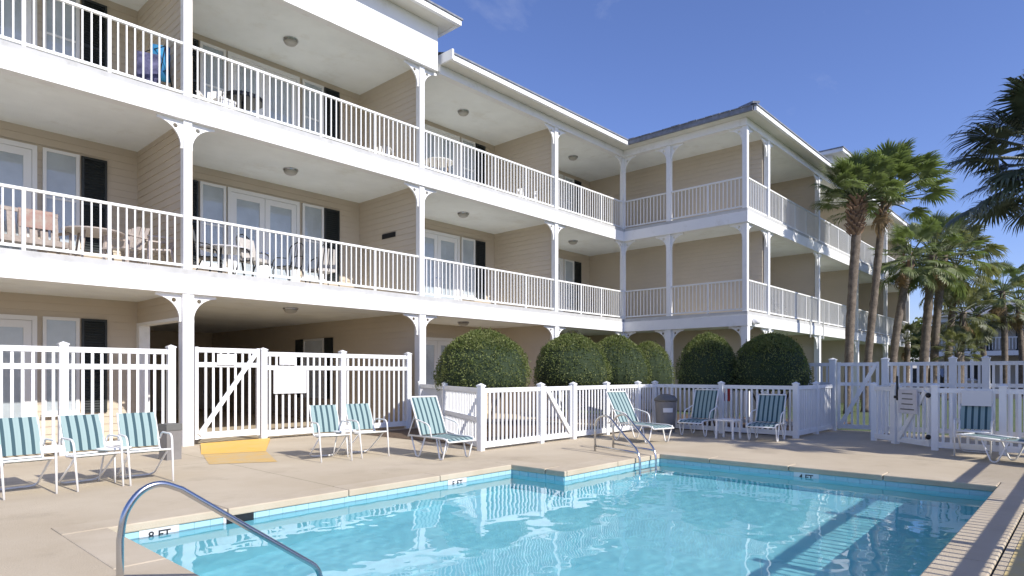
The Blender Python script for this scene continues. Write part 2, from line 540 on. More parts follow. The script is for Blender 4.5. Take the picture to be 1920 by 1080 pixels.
# coping stones
def coping(x0, x1, y0, y1, n, along):
    for k in range(n):
        a, c = k / n, (k + 1) / n
        gp = 0.004
        m_ = MB()
        if along == 'x':
            m_.box(x0 + (x1 - x0) * a + gp, x0 + (x1 - x0) * c - gp, y0, y1, -.075, .005)
        else:
            m_.box(x0, x1, y0 + (y1 - y0) * a + gp, y0 + (y1 - y0) * c - gp, -.075, .005)
        o = m_.build('coping_stone', 'coping', pool, PO)
coping(PU0 - CW, PU1 + CW, PV0 - CW + .004, PV0 + .025, 6, 'x')
coping(PU1 - .025, PU1 + CW, PV0 + .03, NV + CW, 4, 'y')
coping(NU + .03, PU1 - .03, NV - .025, NV + CW, 2, 'x')
coping(NU - .025, NU + CW, NV + CW + .005, PV1 + CW, 1, 'y')
MB().box(NU - .025, NU + .025, NV - .025, NV + CW - .005, -.075, .005).build('coping_stone', 'coping', pool, PO)
coping(PU0 - CW, NU - .03, PV1 - .025, PV1 + CW, 4, 'x')
coping(PU0 - CW, PU0 + .025, PV0 + .03, PV1 - .03, 4, 'y')
for o in list(pool.children):
    if o.name.startswith('coping_stone'):
        bv = o.modifiers.new('edge', 'BEVEL'); bv.width = .012; bv.segments = 2
# waterline tiles
tl = {}
tl['x'] = MB().box(-.0742, .0742, -.006, .004, -.06, .06).mesh('tile', 'tile')
tl['y'] = MB().box(-.006, .006, -.0742, .0742, -.06, .06).mesh('tile', 'tile')
def tiles(p, q, ax):
    L = math.hypot(q[0] - p[0], q[1] - p[1]); n = int(L / .15)
    for k in range(n):
        t = (k + .5) / n
        link('tile', tl[ax], pool, (p[0] + (q[0] - p[0]) * t - PU0, p[1] + (q[1] - p[1]) * t - PV0, -.142))
tiles((PU0, PV1 - .002), (NU, PV1 - .002), 'x')
tiles((NU - .002, NV), (NU - .002, PV1), 'y')
tiles((NU, NV - .002), (PU1, NV - .002), 'x')
tiles((PU1 - .002, PV0), (PU1 - .002, NV), 'y')
# skimmer mouth in the long wall
def at(px, py, z=0.0):
    dd = 1200 * (1.35 - z) / (py - 700); r = dd * (px - 960) / 1200
    return .6747 * r + .738 * dd, -.738 * r + .6747 * dd
def on_y(px, v):      # x where a picture column meets the plane y = v
    t = (px - 960) / 1200
    return v * (.738 + .6747 * t) / (.6747 - .738 * t)
def on_x(px, u):
    t = (px - 960) / 1200
    return u * (.6747 - .738 * t) / (.738 + .6747 * t)
sk0, sk1 = on_y(423, PV1), on_y(474, PV1)
sm = MB().box(sk0, sk1, PV1 - .022, PV1 + .01, -.20, -.05)
sm.build('skimmer_mouth', 'tileblack', pool, PO)
MB().box(sk0 - .03, sk0 - .002, PV1 - .02, PV1 + .01, -.2, -.05).build('skimmer_edge', 'signwhite', pool, PO)
def text_obj(name, body, size, m, parent, loc, rot, ext=0.0008):
    cu = bpy.data.curves.new(name, 'FONT')
    cu.body = body; cu.size = size; cu.align_x = 'CENTER'; cu.align_y = 'CENTER'; cu.extrude = ext
    cu.offset = size * .02
    cu.materials.append(M[m])
    o = bpy.data.objects.new(name, cu)
    COL.objects.link(o); o.parent = parent; o.location = loc; o.rotation_euler = rot
    return o
def marker(body, x, y, rz, w=.34):
    """white depth tile at the waterline; front faces local -y"""
    p = MB().box(-w / 2, w / 2, -.012, .006, -.068, .062).build('depth_marker', 'signwhite', pool, loc=(x - PU0, y - PV0, -.135))
    p.rotation_euler = (0, 0, rz)
    text_obj('marker_text', body, .105, 'ink', p, (0, -.0135, -.004), (R(90), 0, 0))
marker('8 FT', on_y(298, PV1), PV1 - .004, 0)
marker('5 FT', on_y(856, PV1), PV1 - .004, 0)
marker('4 FT', PU1 - .004, on_x(1512, PU1), R(-90))
# water
WZ = -.135
st = .026
# unseen overrun below coping and deck, added so sunlight refracts right beside the wall
WX0, WX1, WY0, WY1 = PU0 - .15, PU1 + .15, PV0 - 1.9, PV1 + .1
nx_, ny_ = int((WX1 - WX0) / st), int((WY1 - WY0) / st)
X = np.linspace(WX0, WX1, nx_ + 1); Y = np.linspace(WY0, WY1, ny_ + 1)
gx, gy = np.meshgrid(X, Y, indexing='ij')
rs = np.random.RandomState(3)
H = np.zeros_like(gx)
for k in range(64):
    lam = 0.10 * (1.0 / 0.10) ** (rs.rand() ** 1.4)
    th = rs.rand() * 2 * PI; ph = rs.rand() * 2 * PI
    H += 0.00034 * lam ** 1.4 * np.sin(2 * PI / lam * (gx * math.cos(th) + gy * math.sin(th)) + ph + 0.9 * np.sin(gx * .9 + k) + .8 * np.sin(gy * 1.1 + 2 * k))
verts = np.stack([gx - PU0, gy - PV0, H], -1).reshape(-1, 3)
faces = []
for i in range(nx_):
    for j in range(ny_):
        if X[i] + st / 2 > NU + .12 and Y[j] + st / 2 > NV + .12:
            continue
        a = i * (ny_ + 1) + j
        faces.append((a, a + ny_ + 1, a + ny_ + 2, a + 1))
me = bpy.data.meshes.new('water')
me.from_pydata(verts.tolist(), [], faces)
me.polygons.foreach_set('use_smooth', [True] * len(me.polygons))
me.materials.append(M['water'])
water = link('water', me, None, (PU0, PV0, WZ), 'structure')
try:
    water.cycles.is_caustics_caster = True
    basin.cycles.is_caustics_receiver = True
except Exception:
    pass

# ------------------------------------------------------------------ the apartment building
BO = (12.0, 12.5, 0.0)
bld = thing('apartment_building', 'three storey beige apartment building with white balconies, columns and arched brackets', 'building', BO)
FL = [0.0, 3.29, 6.50]
CE = [2.88, 6.10, 9.12]
BB = [2.83, 6.05, 9.05]
V0, VW = 12.56, 15.2
W0, WW = 8.09, 10.73
UR, UP = 19.64, 21.3
def part(name, mb, m, parent=None, **k):
    return mb.build(name, m, parent or bld, BO, **k)
# slabs, ceilings, beams
for f in (1, 2):
    zt, zb = FL[f], BB[f - 1]
    s = MB()
    s.box(-1.4, 19.56, 12.48, 15.2, CE[f - 1] + .012, zt)
    s.box(19.56, 21.3, 8.01, 15.2, CE[f - 1] + .012, zt)
    s.box(21.3, 42.9, 8.01, 10.73, CE[f - 1] + .012, zt)
    part('balcony_slab', s, 'ledge')
    s = MB().box(-1.4, 19.50, 12.44, 12.66, zb, zb + .34)
    part('beam', s, 'white')
    s = MB().box(19.502, 19.76, 7.97, 12.66, zb, zb + .34)
    part('beam', s, 'white')
    s = MB().box(19.762, 42.9, 7.97, 8.19, zb, zb + .34)
    part('beam', s, 'white')
for f in (1, 2):
    zt = FL[f]
    part('slab_edge', MB().box(-1.4, 19.5, 12.462, 12.479, BB[f - 1] + .343, zt - .004), 'slabedge')
    part('slab_edge', MB().box(19.543, 19.559, 8.0, 12.46, BB[f - 1] + .343, zt - .004), 'slabedge')
    part('slab_edge', MB().box(19.56, 42.9, 7.992, 8.009, BB[f - 1] + .343, zt - .004), 'slabedge')
for x in (25.3, 26.85):
    part('conduit', MB().box(x - .02, x + .02, 7.93, 7.967, 2.7, 4.15), 'ledge')
for f in range(3):
    c = MB()
    c.box(-1.4, 19.6, 12.5, 15.2, CE[f], CE[f] + .01)
    c.box(19.6, 21.3, 8.05, 15.2, CE[f], CE[f] + .01)
    c.box(21.3, 42.9, 8.05, 10.73, CE[f], CE[f] + .01)
    if f == 0:
        c.box(4.87, 10.32, 15.2, 24.9, CE[0], CE[0] + .01)
    part('ceiling', c, 'ceil')
zb = BB[2]
part('beam', MB().box(10.9, 19.50, 12.46, 12.66, zb, 9.28), 'white')
part('beam', MB().box(19.502, 19.72, 8.0, 12.66, zb, 9.28), 'white')
part('beam', MB().box(19.722, 42.9, 8.0, 8.18, zb, 9.28), 'white')

# siding: every board of the near partitions is a piece of its own, the rest joined per wall
EXP = .15
def board_mesh(L):
    m_ = MB()
    m_.v = [(0, 0, 0), (0, -.020, 0), (0, -.006, EXP), (0, 0, EXP), (L, 0, 0), (L, -.020, 0), (L, -.006, EXP), (L, 0, EXP)]
    m_.f = [(0, 1, 2, 3), (4, 7, 6, 5), (1, 5, 6, 2), (0, 4, 5, 1), (2, 6, 7, 3)]
    return m_
bm_cache = {}
def siding_single(wall, p, L, rz, z0, z1):
    """boards as separate pieces; wall root frame = building frame"""
    n = int(round((z1 - z0) / EXP))
    key = round(L, 3)
    if key not in bm_cache:
        bm_cache[key] = board_mesh(L).mesh('siding_board', 'siding')
    for k in range(n):
        o = link('siding_board', bm_cache[key], wall, (p[0] - BO[0], p[1] - BO[1], z0 + k * EXP), rot=(0, 0, rz))
        o.scale = (1, 1, (z1 - z0) / n / EXP)
def siding_joined(wall, p, L, rz, z0, z1):
    n = int(round((z1 - z0) / EXP)); e = (z1 - z0) / n
    m_ = MB()
    c, s = math.cos(rz), math.sin(rz)
    for k in range(n):
        o = len(m_.v)
        for x in (0, L):
            for y, z in ((0, 0), (-.020, 0), (-.006, e), (0, e)):
                m_.v.append((p[0] + x * c - y * s, p[1] + x * s + y * c, z0 + k * e + z))
        m_.f += [(o + 1, o + 5, o + 6, o + 2), (o, o + 4, o + 5, o + 1), (o, o + 1, o + 2, o + 3), (o + 4, o + 7, o + 6, o + 5)]
    part('siding', m_, 'siding', wall, kind='stuff')

def wall_y(x0, x1, y, z0, z1, single=False):     # faces -y
    w = part('wall', MB().box(x0, x1, y + .003, y + .15, z0, z1), 'siding')
    siding_joined(w, (x0, y + .003), x1 - x0, 0, z0, z1)
    return w
def wall_x(x, y0, y1, z0, z1, single=False, th=.15):     # faces -x
    w = part('wall', MB().box(x + .003, x + th, y0, y1, z0, z1), 'siding')
    (siding_single if single else siding_joined)(w, (x + .003, y1), y1 - y0, R(-90), z0, z1)
    # white corner trim at the open end
    return w
for f in range(3):
    z0, z1 = FL[f], CE[f]
    if f == 0:
        wall_y(-1.4, 4.72, VW, z0, z1)
        wall_y(10.47, 21.3, VW, z0, z1)
    else:
        wall_y(-1.4, 21.3, VW, z0, z1)
    wall_y(21.45, 42.9, WW, z0, z1)
    # partitions
    for k, x in enumerate((-.80, 4.72, 10.32, 15.73)):
        if f == 0 and k == 1:
            w = part('wall', MB().box(4.723, 4.87, 12.66, 15.2, 2.42, z1), 'siding')
            siding_joined(w, (4.723, 15.2), 2.54, R(-90), 2.42, z1)
            part('opening_trim', MB().box(4.69, 4.90, 15.02, 15.19, 0, 2.42), 'white')
            part('opening_trim', MB().box(4.69, 4.90, 12.70, 15.018, 2.36, 2.419), 'white')
            continue
        if f == 0 and k == 2:
            wall_x(x, 12.66, 24.9, z0, z1)
            continue
        wall_x(x, 12.66, 15.19, z0, z1, single=(k in (1, 2) or (k == 3 and f > 0)))
    wall_x(UP, 8.2, 15.2, z0, z1)
    for x in (26.6, 32.05, 37.5):
        wall_x(x, 8.2, 10.72, z0, z1)
    part('wall', MB().box(42.75, 42.9, 8.2, 20, z0, z1), 'siding')
# breezeway
part('wall', MB().box(4.725, 4.87, 15.36, 24.9, 0, 2.88), 'siding')
part('wall', MB().box(4.6, 10.6, 24.9, 25.05, 0, 2.88), 'siding')
part('wall', MB().box(-1.55, -1.4, 12.7, 25, 0, 9.3), 'siding')
part('wall', MB().box(-1.4, 43, 25.06, 25.2, 0, 9.3), 'siding')
part('floor_slab', MB().box(-1.4, 4.7, 15.37, 25, 2.9, 3.2).box(4.7, 42.8, 15.37, 25, 2.92, 3.2), 'ledge')

# columns with arched brackets
def bracket_mesh(dx, dy):
    """spandrel bracket reaching along (dx,dy) from a column face; origin at the beam underside, column axis"""
    outer = [(0, 0), (.44, 0), (.44, -.035)]
    cx, cy, rr = .46, -.49, .435
    for k in range(11):
        a = R(92 + 82 * k / 10)
        outer.append((cx + rr * math.cos(a), cy + rr * math.sin(a)))
    outer += [(.035, -.52), (0, -.52)]
    hole = [(.125 + .042 * math.cos(2 * PI * k / 12), -.125 + .042 * math.sin(2 * PI * k / 12)) for k in range(12)]
    tris = tessellate_polygon([[Vector((x, y, 0)) for x, y in outer], [Vector((x, y, 0)) for x, y in hole]])
    pts = outer + hole
    m_ = MB()
    px, py = -dy, dx
    for t in (-.022, .022):
        for s, h in pts:
            m_.v.append((dx * s + px * t, dy * s + py * t, h))
    n = len(pts)
    for a, b_, c in tris:
        m_.f.append((a, b_, c)); m_.f.append((a + n, c + n, b_ + n))
    for loop in (range(len(outer)), range(len(outer), n)):
        L = list(loop)
        for i in range(len(L)):
            a, b_ = L[i], L[(i + 1) % len(L)]
            m_.f.append((a, b_, b_ + n, a + n))
    return m_.mesh('bracket', 'white')
BRK = {k: bracket_mesh(*k) for k in ((1, 0), (-1, 0), (0, 1), (0, -1))}
COLM = {}
def column(x, y, f, dirs):
    w = .20 if f == 0 else .15
    h = BB[f] - FL[f]
    key = (f == 0, round(h, 3))
    if key not in COLM:
        m_ = MB().box(-w / 2, w / 2, -w / 2, w / 2, 0, h)
        COLM[key] = m_.mesh('column', 'white')
    c = link('column', COLM[key], bld, (x - BO[0], y - BO[1], FL[f]))
    for dx, dy in dirs:
        link('bracket', BRK[(dx, dy)], c, (dx * w / 2, dy * w / 2, h))
for f in range(3):
    for x in (-.8, 4.72, 10.32, 15.73):
        column(x, V0, f, ((1, 0), (-1, 0)))
    column(UR, V0, f, ((-1, 0), (0, -1)))
    column(UR, 10.72, f, ((0, 1), (0, -1)))
    column(UR, W0, f, ((0, 1), (1, 0)))
    for x in (21.4, 26.6, 32.05, 37.5, 42.8):
        column(x, W0, f, ((1, 0), (-1, 0)))

# railings
BAL = MB().box(-.0125, .0125, -.0125, .0125, 0, .87).mesh('baluster', 'rail')
PST = MB().box(-.026, .026, -.022, .022, 0, .97).mesh('rail_post', 'rail')
def railing(p, q, z, single):
    p, q = Vector(p), Vector(q)
    L = (q - p).length
    dv = (q - p) / L
    rz = math.atan2(dv.y, dv.x)
    a, b_ = (p.x, p.y), (q.x, q.y)
    m_ = MB()
    m_.bar((*a, z + .985), (*b_, z + .985), .055, .045)
    rl = part('railing', m_, 'rail')
    part('bottom_rail', MB().bar((*a, z + .075), (*b_, z + .075), .04, .045), 'rail', rl)
    n = max(3, int(round(L / .131)))
    npst = max(1, int(round(L / 1.31)))
    posts = {int(round(n * k / npst)) for k in range(1, npst)}
    rest = MB()
    for k in range(1, n):
        c = p + dv * (L * k / n)
        if k in posts:
            link('rail_post', PST, rl, (c.x - BO[0], c.y - BO[1], z + .01), rot=(0, 0, rz))
        elif single:
            link('baluster', BAL, rl, (c.x - BO[0], c.y - BO[1], z + .095), rot=(0, 0, rz))
        else:
            if abs(dv.x) > .5: rest.box(c.x - .0125, c.x + .0125, c.y - .012, c.y + .012, z + .095, z + .965)
            else: rest.box(c.x - .012, c.x + .012, c.y - .0125, c.y + .0125, z + .095, z + .965)
    if rest.v:
        part('balusters', rest, 'rail', rl, kind='stuff')
for f in (1, 2):
    z = FL[f]
    cols = (-.8, 4.72, 10.32, 15.73, UR)
    for k in range(4):
        s0 = 1.0 if k == 0 else cols[k]
        if k == 0:
            railing((-.72, V0, 0), (1.0, V0, 0), z, False)
        railing((s0 + .07, V0, 0), (cols[k + 1] - .07, V0, 0), z, True)
    railing((UR, V0 - .07, 0), (UR, 10.79, 0), z, False)
    railing((UR, 10.65, 0), (UR, W0 + .07, 0), z, False)
    cw = (UR, 21.4, 26.6, 32.05, 37.5, 42.8)
    for k in range(5):
        railing((cw[k] + .07, W0, 0), (cw[k + 1] - .07, W0, 0), z, False)

# doors, windows, shutters
def window(x0, x1, z0, z1, y):
    m_ = MB()
    t = .06
    m_.box(x0, x0 + t, y - .07, y - .02, z0, z1).box(x1 - t, x1, y - .07, y - .02, z0, z1)
    m_.box(x0 + t, x1 - t, y - .07, y - .02, z0, z0 + t).box(x0 + t, x1 - t, y - .07, y - .02, z1 - t, z1)
    m_.box(x0 + t, x1 - t, y - .062, y - .03, (z0 + z1) / 2 - .02, (z0 + z1) / 2 + .02)
    w = part('window', m_, 'door')
    part('pane', MB().box(x0 + t, x1 - t, y - .048, y - .044, z0 + t, z1 - t), 'glass', w)
    part('blind', MB().box(x0 + t, x1 - t, y - .036, y - .0215, z0 + t, z1 - t), 'blind', w)
    part('window_sill', MB().box(x0 - .03, x1 + .03, y - .10, y - .02, z0 - .05, z0 - .002), 'door', w)
def door(x0, x1, z0, z1, y, hside=1):
    t = .13
    m_ = MB()
    m_.box(x0, x0 + t, y - .055, y - .02, z0, z1).box(x1 - t, x1, y - .055, y - .02, z0, z1)
    m_.box(x0 + t, x1 - t, y - .055, y - .02, z0, z0 + .28).box(x0 + t, x1 - t, y - .055, y - .02, z1 - .14, z1)
    dr = part('door', m_, 'door')
    part('pane', MB().box(x0 + t, x1 - t, y - .04, y - .036, z0 + .28, z1 - .14), 'glass', dr)
    part('blind', MB().box(x0 + t, x1 - t, y - .032, y - .0215, z0 + .28, z1 - .14), 'blind', dr)
    hx = x1 - .06 if hside > 0 else x0 + .06
    part('handle', MB().box(hx - .012, hx + .012, y - .10, y - .055, z0 + .98, z0 + 1.0).box(hx - .06, hx + .012, y - .11, y - .10, z0 + .978, z0 + 1.002), 'steel', dr)
def shutter(x0, x1, z0, z1, y):
    m_ = MB()
    t = .045
    m_.box(x0, x0 + t, y - .055, y - .02, z0, z1).box(x1 - t, x1, y - .055, y - .02, z0, z1)
    for zz in (z0, (z0 + z1) / 2 - t / 2, z1 - t):
        m_.box(x0 + t, x1 - t, y - .055, y - .02, zz, zz + t)
    s = part('shutter', m_, 'shutter')
    lv = MB()
    n = int((z1 - z0) / .055)
    for k in range(n):
        zz = z0 + t + (z1 - z0 - 2 * t) * (k + .5) / n
        lv.obox(((x0 + x1) / 2, y - .037, zz), ((x1 - x0) / 2 - t, 0, 0), (0, .012, .018), (0, -.003, .002))
    part('louvers', lv, 'shutter', s, kind='stuff')
    part('backing', MB().box(x0 + t, x1 - t, y - .026, y - .021, z0 + t, z1 - t), 'shutter', s)
def bay(u0, f, y, right_only=False):
    z0 = FL[f]; zt = z0 + 2.46
    shutter(u0 + 4.48, u0 + 4.93, z0 + .55, zt, y)
    window(u0 + 3.83, u0 + 4.44, z0 + .55, zt, y)
    if right_only: return
    tr = MB()
    tr.box(u0 + 1.90, u0 + 1.98, y - .075, y - .02, z0, zt).box(u0 + 3.66, u0 + 3.74, y - .075, y - .02, z0, zt)
    tr.box(u0 + 1.98, u0 + 3.66, y - .075, y - .02, zt - .09, zt)
    part('door_frame', tr, 'door')
    door(u0 + 1.985, u0 + 2.815, z0 + .03, zt - .095, y, 1)
    door(u0 + 2.825, u0 + 3.655, z0 + .03, zt - .095, y, -1)
    window(u0 + 1.27, u0 + 1.86, z0 + .55, zt, y)
    shutter(u0 + .79, u0 + 1.24, z0 + .55, zt, y)
for f in range(3):
    for u0 in (-.8, 4.72, 10.32, 15.73):
        if f == 0 and u0 == 4.72:
            continue
        bay(u0, f, VW, right_only=False)
    for u0 in (21.3, 26.6, 32.05, 37.5):
        bay(u0, f, WW)
# door with shutters on the breezeway wall (faces -x)
xw = 10.32
m_ = MB()
w_ = part('window', MB().box(xw - .05, xw - .018, 17.0, 17.06, .6, 2.4).box(xw - .05, xw - .018, 18.1, 18.16, .6, 2.4).box(xw - .05, xw - .018, 17.06, 18.1, 2.34, 2.4).box(xw - .05, xw - .018, 17.06, 18.1, .6, .66), 'door')
part('blind', MB().box(xw - .03, xw - .018, 17.06, 18.1, .66, 2.34), 'blind', w_)
part('shutter', MB().box(xw - .05, xw - .018, 16.52, 16.96, .6, 2.4), 'shutter')
part('shutter', MB().box(xw - .05, xw - .018, 18.2, 18.64, .6, 2.4), 'shutter')
# ceiling lamps
LM = MB().lathe([(.17, .012), (.175, -.02), (.165, -.045)], n=20).mesh('ceiling_light', 'steel')
LD = MB().lathe([(.155, -.04), (.15, -.075), (.12, -.11), (.07, -.13), (.01, -.137)], n=20).mesh('lamp_shade', 'lamp', smooth=True)
for f in range(3):
    for x, y in ((1.96, 13.86), (7.52, 13.86), (13.02, 13.86), (18.4, 13.86), (24.0, 9.4), (29.3, 9.4), (34.8, 9.4)):
        l = link('ceiling_light', LM, bld, (x - BO[0], y - BO[1], CE[f]))
        link('lamp_shade', LD, l)
# small dark plate on the first-floor partition
part('wall_plaque', MB().box(10.288, 10.30, 13.55, 14.12, 4.93, 5.06), 'tileblack')
# round white fixture on the beam at the outer corner
part('corner_lamp', MB().lathe([(.02, 0), (.09, .01), (.13, .06), (.135, .12), (.10, .19), (.03, .215)], (19.95, 7.87, 2.88), n=16), 'white', smooth=True)

# roof edges and roofs
def rbox(name, m, *a): return part(name, MB().box(*a), m)
rbox('soffit', 'soffit', 10.9, 19.5, 12.06, 12.455, 9.28, 9.30)
rbox('soffit', 'soffit', 19.17, 19.497, 7.62, 12.055, 9.28, 9.30)
rbox('soffit', 'soffit', 19.5, 43.2, 7.62, 7.998, 9.281, 9.30)
rbox('soffit', 'soffit', 19.5, 19.76, 7.998, 12.5, 9.284, 9.30)
rbox('eave_end', 'white', 10.86, 10.915, 11.96, 12.62, 9.27, 9.52)
rbox('gutter', 'white', 10.92, 19.14, 12.0, 12.09, 9.27, 9.41)
rbox('gutter', 'white', 19.16, 43.3, 7.55, 7.64, 9.27, 9.41)
rbox('roof_edge', 'roof', 10.92, 19.16, 11.97, 12.3, 9.412, 9.455)
rbox('roof_edge', 'roof', 19.13, 43.3, 7.52, 7.8, 9.412, 9.455)
rbox('roof_edge', 'roof', 19.10, 19.2, 7.66, 12.2, 9.285, 9.43)
tab = MB()
k = 0
y = 7.7
while y < 12.1:
    w = random.uniform(.25, .4)
    tab.box(19.07, 19.6, y, y + w - .02, 9.432, 9.455 + random.uniform(0, .018))
    y += w
part('shingle_course', tab, 'roof', kind='stuff')
P = .34
r = MB()
ez = 9.45
r.poly([(10.9, 11.99, ez), (24, 11.99, ez), (24, 19, ez + 7 * P), (10.9, 19, ez + 7 * P)])
r.poly([(-1.4, 19, ez + 7 * P), (43, 19, ez + 7 * P), (43, 26, ez), (-1.4, 26, ez)])
part('roof', r, 'roof')
r = MB()
h = 5.9
r.poly([(19.12, 7.54, ez), (43.3, 7.54, ez), (43.3 - h, 7.54 + h, ez + h * P), (19.12 + h, 7.54 + h, ez + h * P)])
r.poly([(19.12, 7.54 + 2 * h, ez), (19.12, 7.54, ez), (19.12 + h, 7.54 + h, ez + h * P)])
r.poly([(43.3, 7.54, ez), (43.3, 7.54 + 2 * h, ez), (43.3 - h, 7.54 + h, ez + h * P)])
r.poly([(43.3, 7.54 + 2 * h, ez), (19.12, 7.54 + 2 * h, ez), (19.12 + h, 7.54 + h, ez + h * P), (43.3 - h, 7.54 + h, ez + h * P)])
part('roof', r, 'roof')
part('hip_cap', MB().bar((19.13, 7.55, 9.50), (19.9, 8.32, 9.50 + .77 * P), .22, .06), 'roof')
# raised parapet boxes over two bays of each wing
def raised(x0, x1, yf, yb):
    part('parapet', MB().box(x0, x1, yf, yf + .2, BB[2] + .005, 10.18).box(x1 - .2, x1 - .001, yf + .2, yb, 9.302, 10.179).box(x0 + .001, x0 + .2, yf + .2, yb, 9.302, 10.179), 'white')
    part('soffit', MB().box(x0 - .3, x1 + .3, yf - .42, yb + .3, 10.182, 10.20), 'soffit')
    g_ = MB().box(x0 - .36, x1 + .36, yf - .50, yf - .41, 10.17, 10.30)
    g_.box(x1 + .27, x1 + .36, yf - .405, yb, 10.17, 10.30).box(x0 - .36, x0 - .27, yf - .405, yb, 10.17, 10.30)
    part('gutter', g_, 'white')
    part('roof_edge', MB().box(x0 - .39, x1 + .39, yf - .53, yb, 10.302, 10.345), 'roof')
    hh = min(4.0, (yb - yf + .5) / 2)
    r_ = MB()
    e = 10.34
    a = [(x0 - .38, yf - .52), (x1 + .38, yf - .52), (x1 + .38, yf - .52 + 2 * hh), (x0 - .38, yf - .52 + 2 * hh)]
    p0, p1 = (x0 - .38 + hh, yf - .52 + hh, e + hh * .3), (x1 + .38 - hh, yf - .52 + hh, e + hh * .3)
    A = [(x, y_, e) for x, y_ in a]
    r_.poly([A[0], A[1], p1, p0]); r_.poly([A[1], A[2], p1]); r_.poly([A[2], A[3], p0, p1]); r_.poly([A[3], A[0], p0])
    part('roof', r_, 'roof')
raised(-1.4, 10.76, 12.40, 16.5)
raised(27.9, 38.1, 7.93, 8.7)
rbox('beam', 'white', 10.6, 10.9, 12.6, 12.66, 9.05, 9.28)

# ------------------------------------------------------------------ fences and gates
CAPM = {}
def post_mesh(w, h):
    k = ('p', w, h)
    if k not in CAPM:
        CAPM[k] = MB().box(-w / 2, w / 2, -w / 2, w / 2, 0, h).mesh('post', 'vinyl')
        c = MB()
        e = w / 2 + .012
        c.box(-e, e, -e, e, h, h + .022)
        o = len(c.v)
        c.v += [(-e + .004, -e + .004, h + .022), (e - .004, -e + .004, h + .022), (e - .004, e - .004, h + .022), (-e + .004, e - .004, h + .022), (0, 0, h + .058)]
        c.f += [(o, o + 1, o + 4), (o + 1, o + 2, o + 4), (o + 2, o + 3, o + 4), (o + 3, o, o + 4)]
        CAPM[('c', w, h)] = c.mesh('post_cap', 'vinyl')
    return CAPM[k], CAPM[('c', w, h)]
def picket_mesh(w, z0, z1):
    k = ('k', w, z0, z1)
    if k not in CAPM:
        CAPM[k] = MB().box(-w / 2, w / 2, -.011, .011, z0, z1).mesh('picket', 'vinyl')
    return CAPM[k]
STY = {
    'tall': dict(rails=((1.70, 1.79), (1.42, 1.51), (.06, .18)), pk=(.10, 1.75), sp=.138, w=.043, ph=1.82, pw=.125),
    'tall2': dict(rails=((1.52, 1.60), (1.06, 1.14), (.06, .16)), pk=(.10, 1.56), sp=.125, w=.045, ph=1.66, pw=.13),
    'low': dict(rails=((1.01, 1.09), (.05, .15)), pk=(.08, 1.05), sp=.113, w=.040, ph=1.12, pw=.10),
    'lowmid': dict(rails=((1.01, 1.09), (.50, .58), (.05, .15)), pk=(.08, 1.05), sp=.113, w=.040, ph=1.12, pw=.10),
    'outer': dict(rails=((1.36, 1.44), (.92, .99), (.72, .78), (.05, .15)), pk=(.08, 1.40), sp=.135, w=.027, ph=1.5, pw=.10),
}
def fence(p, q, posts, style, label, name='picket_fence', group='white fences round the pool', z=0.0):
    S = STY[style]
    L = math.hypot(q[0] - p[0], q[1] - p[1])
    root = thing(name, label, 'fence', (p[0], p[1], z), math.atan2(q[1] - p[1], q[0] - p[0]), group)
    pm, cm = post_mesh(S['pw'], S['ph'])
    P_ = sorted(x if x >= 0 else L + x for x in posts)
    for x in P_:
        o = link('post', pm, root, (x, 0, 0))
        link('post_cap', cm, o)
    ends = P_[:]
    if not ends or ends[0] > .3: ends = [0] + ends
    if ends[-1] < L - .3: ends = ends + [L]
    for a, b_ in zip(ends, ends[1:]):
        for z0, z1 in S['rails']:
            MB().box(a, b_, -.026, .026, z0, z1).build('rail', 'vinyl', root)
        n = max(1, int(round((b_ - a) / S['sp'])))
        for k in range(1, n):
            link('picket', picket_mesh(S['w'], *S['pk']), root, (a + (b_ - a) * k / n, 0, 0))
    return root
def gate(p, q, style, label, up=True, z=0.0, group='white gates in the pool fence'):
    S = STY[style]
    L = math.hypot(q[0] - p[0], q[1] - p[1])
    root = thing('fence_gate', label, 'gate', (p[0], p[1], z), math.atan2(q[1] - p[1], q[0] - p[0]), group)
    h = S['rails'][0][1]
    for x in (.03, L - .03):
        MB().box(x - .03, x + .03, -.03, .03, .05, h + .012).build('stile', 'vinyl', root)
    for z0, z1 in S['rails']:
        MB().box(.06, L - .06, -.026, .026, z0, z1).build('rail', 'vinyl', root)
    n = max(1, int(round((L - .12) / S['sp'])))
    for k in range(1, n):
        link('picket', picket_mesh(S['w'], S['pk'][0], S['pk'][1]), root, (.06 + (L - .12) * k / n, 0, 0))
    a, b_ = (.07, -.042, .14), (L - .07, -.042, h - .06)
    if not up: a, b_ = (.07, -.042, h - .06), (L - .07, -.042, .14)
    MB().bar(a, b_, .028, .085).build('brace', 'vinyl', root)
    return root

fence((.5, V0), (4.50, V0), (.4, 2.29, -.05), 'tall', 'tall white picket fence behind the row of three armchairs')
g1 = gate((4.86, V0 - .02), (6.12, V0 - .02), 'tall', 'tall white gate with diagonal brace above the yellow ramp', z=.05)
fence((6.21, V0), (9.93, V0), (0, 1.86, 3.72), 'tall', 'tall white picket fence across the dark breezeway, right of the braced gate')
fence((7.86, 7.92), (10.18, 12.40), (2.55, -.02), 'lowmid', 'low white picket fence with a middle rail running back to the building column')
fence((7.86, 7.92), (9.52, 7.95), (0, -.001), 'low', 'low white picket fence left of the small gate, along the pool side')
gate((9.60, 7.95), (10.49, 7.95), 'low', 'low white pool gate with a brace falling to the right', up=False)
fence((10.56, 7.95), (13.86, 7.95), (0, 1.21, 2.51), 'low', 'low white picket fence behind the pool ladder, right of the small gate')
fence((13.86, 7.95), (13.80, 4.62), (0, 1.70, -.001), 'low', 'low white picket fence behind the two shaded loungers')
fence((13.86, 4.62), (16.2, 4.62), (1.22,), 'low', 'low white picket fence seen edge-on beside the dark shrub')
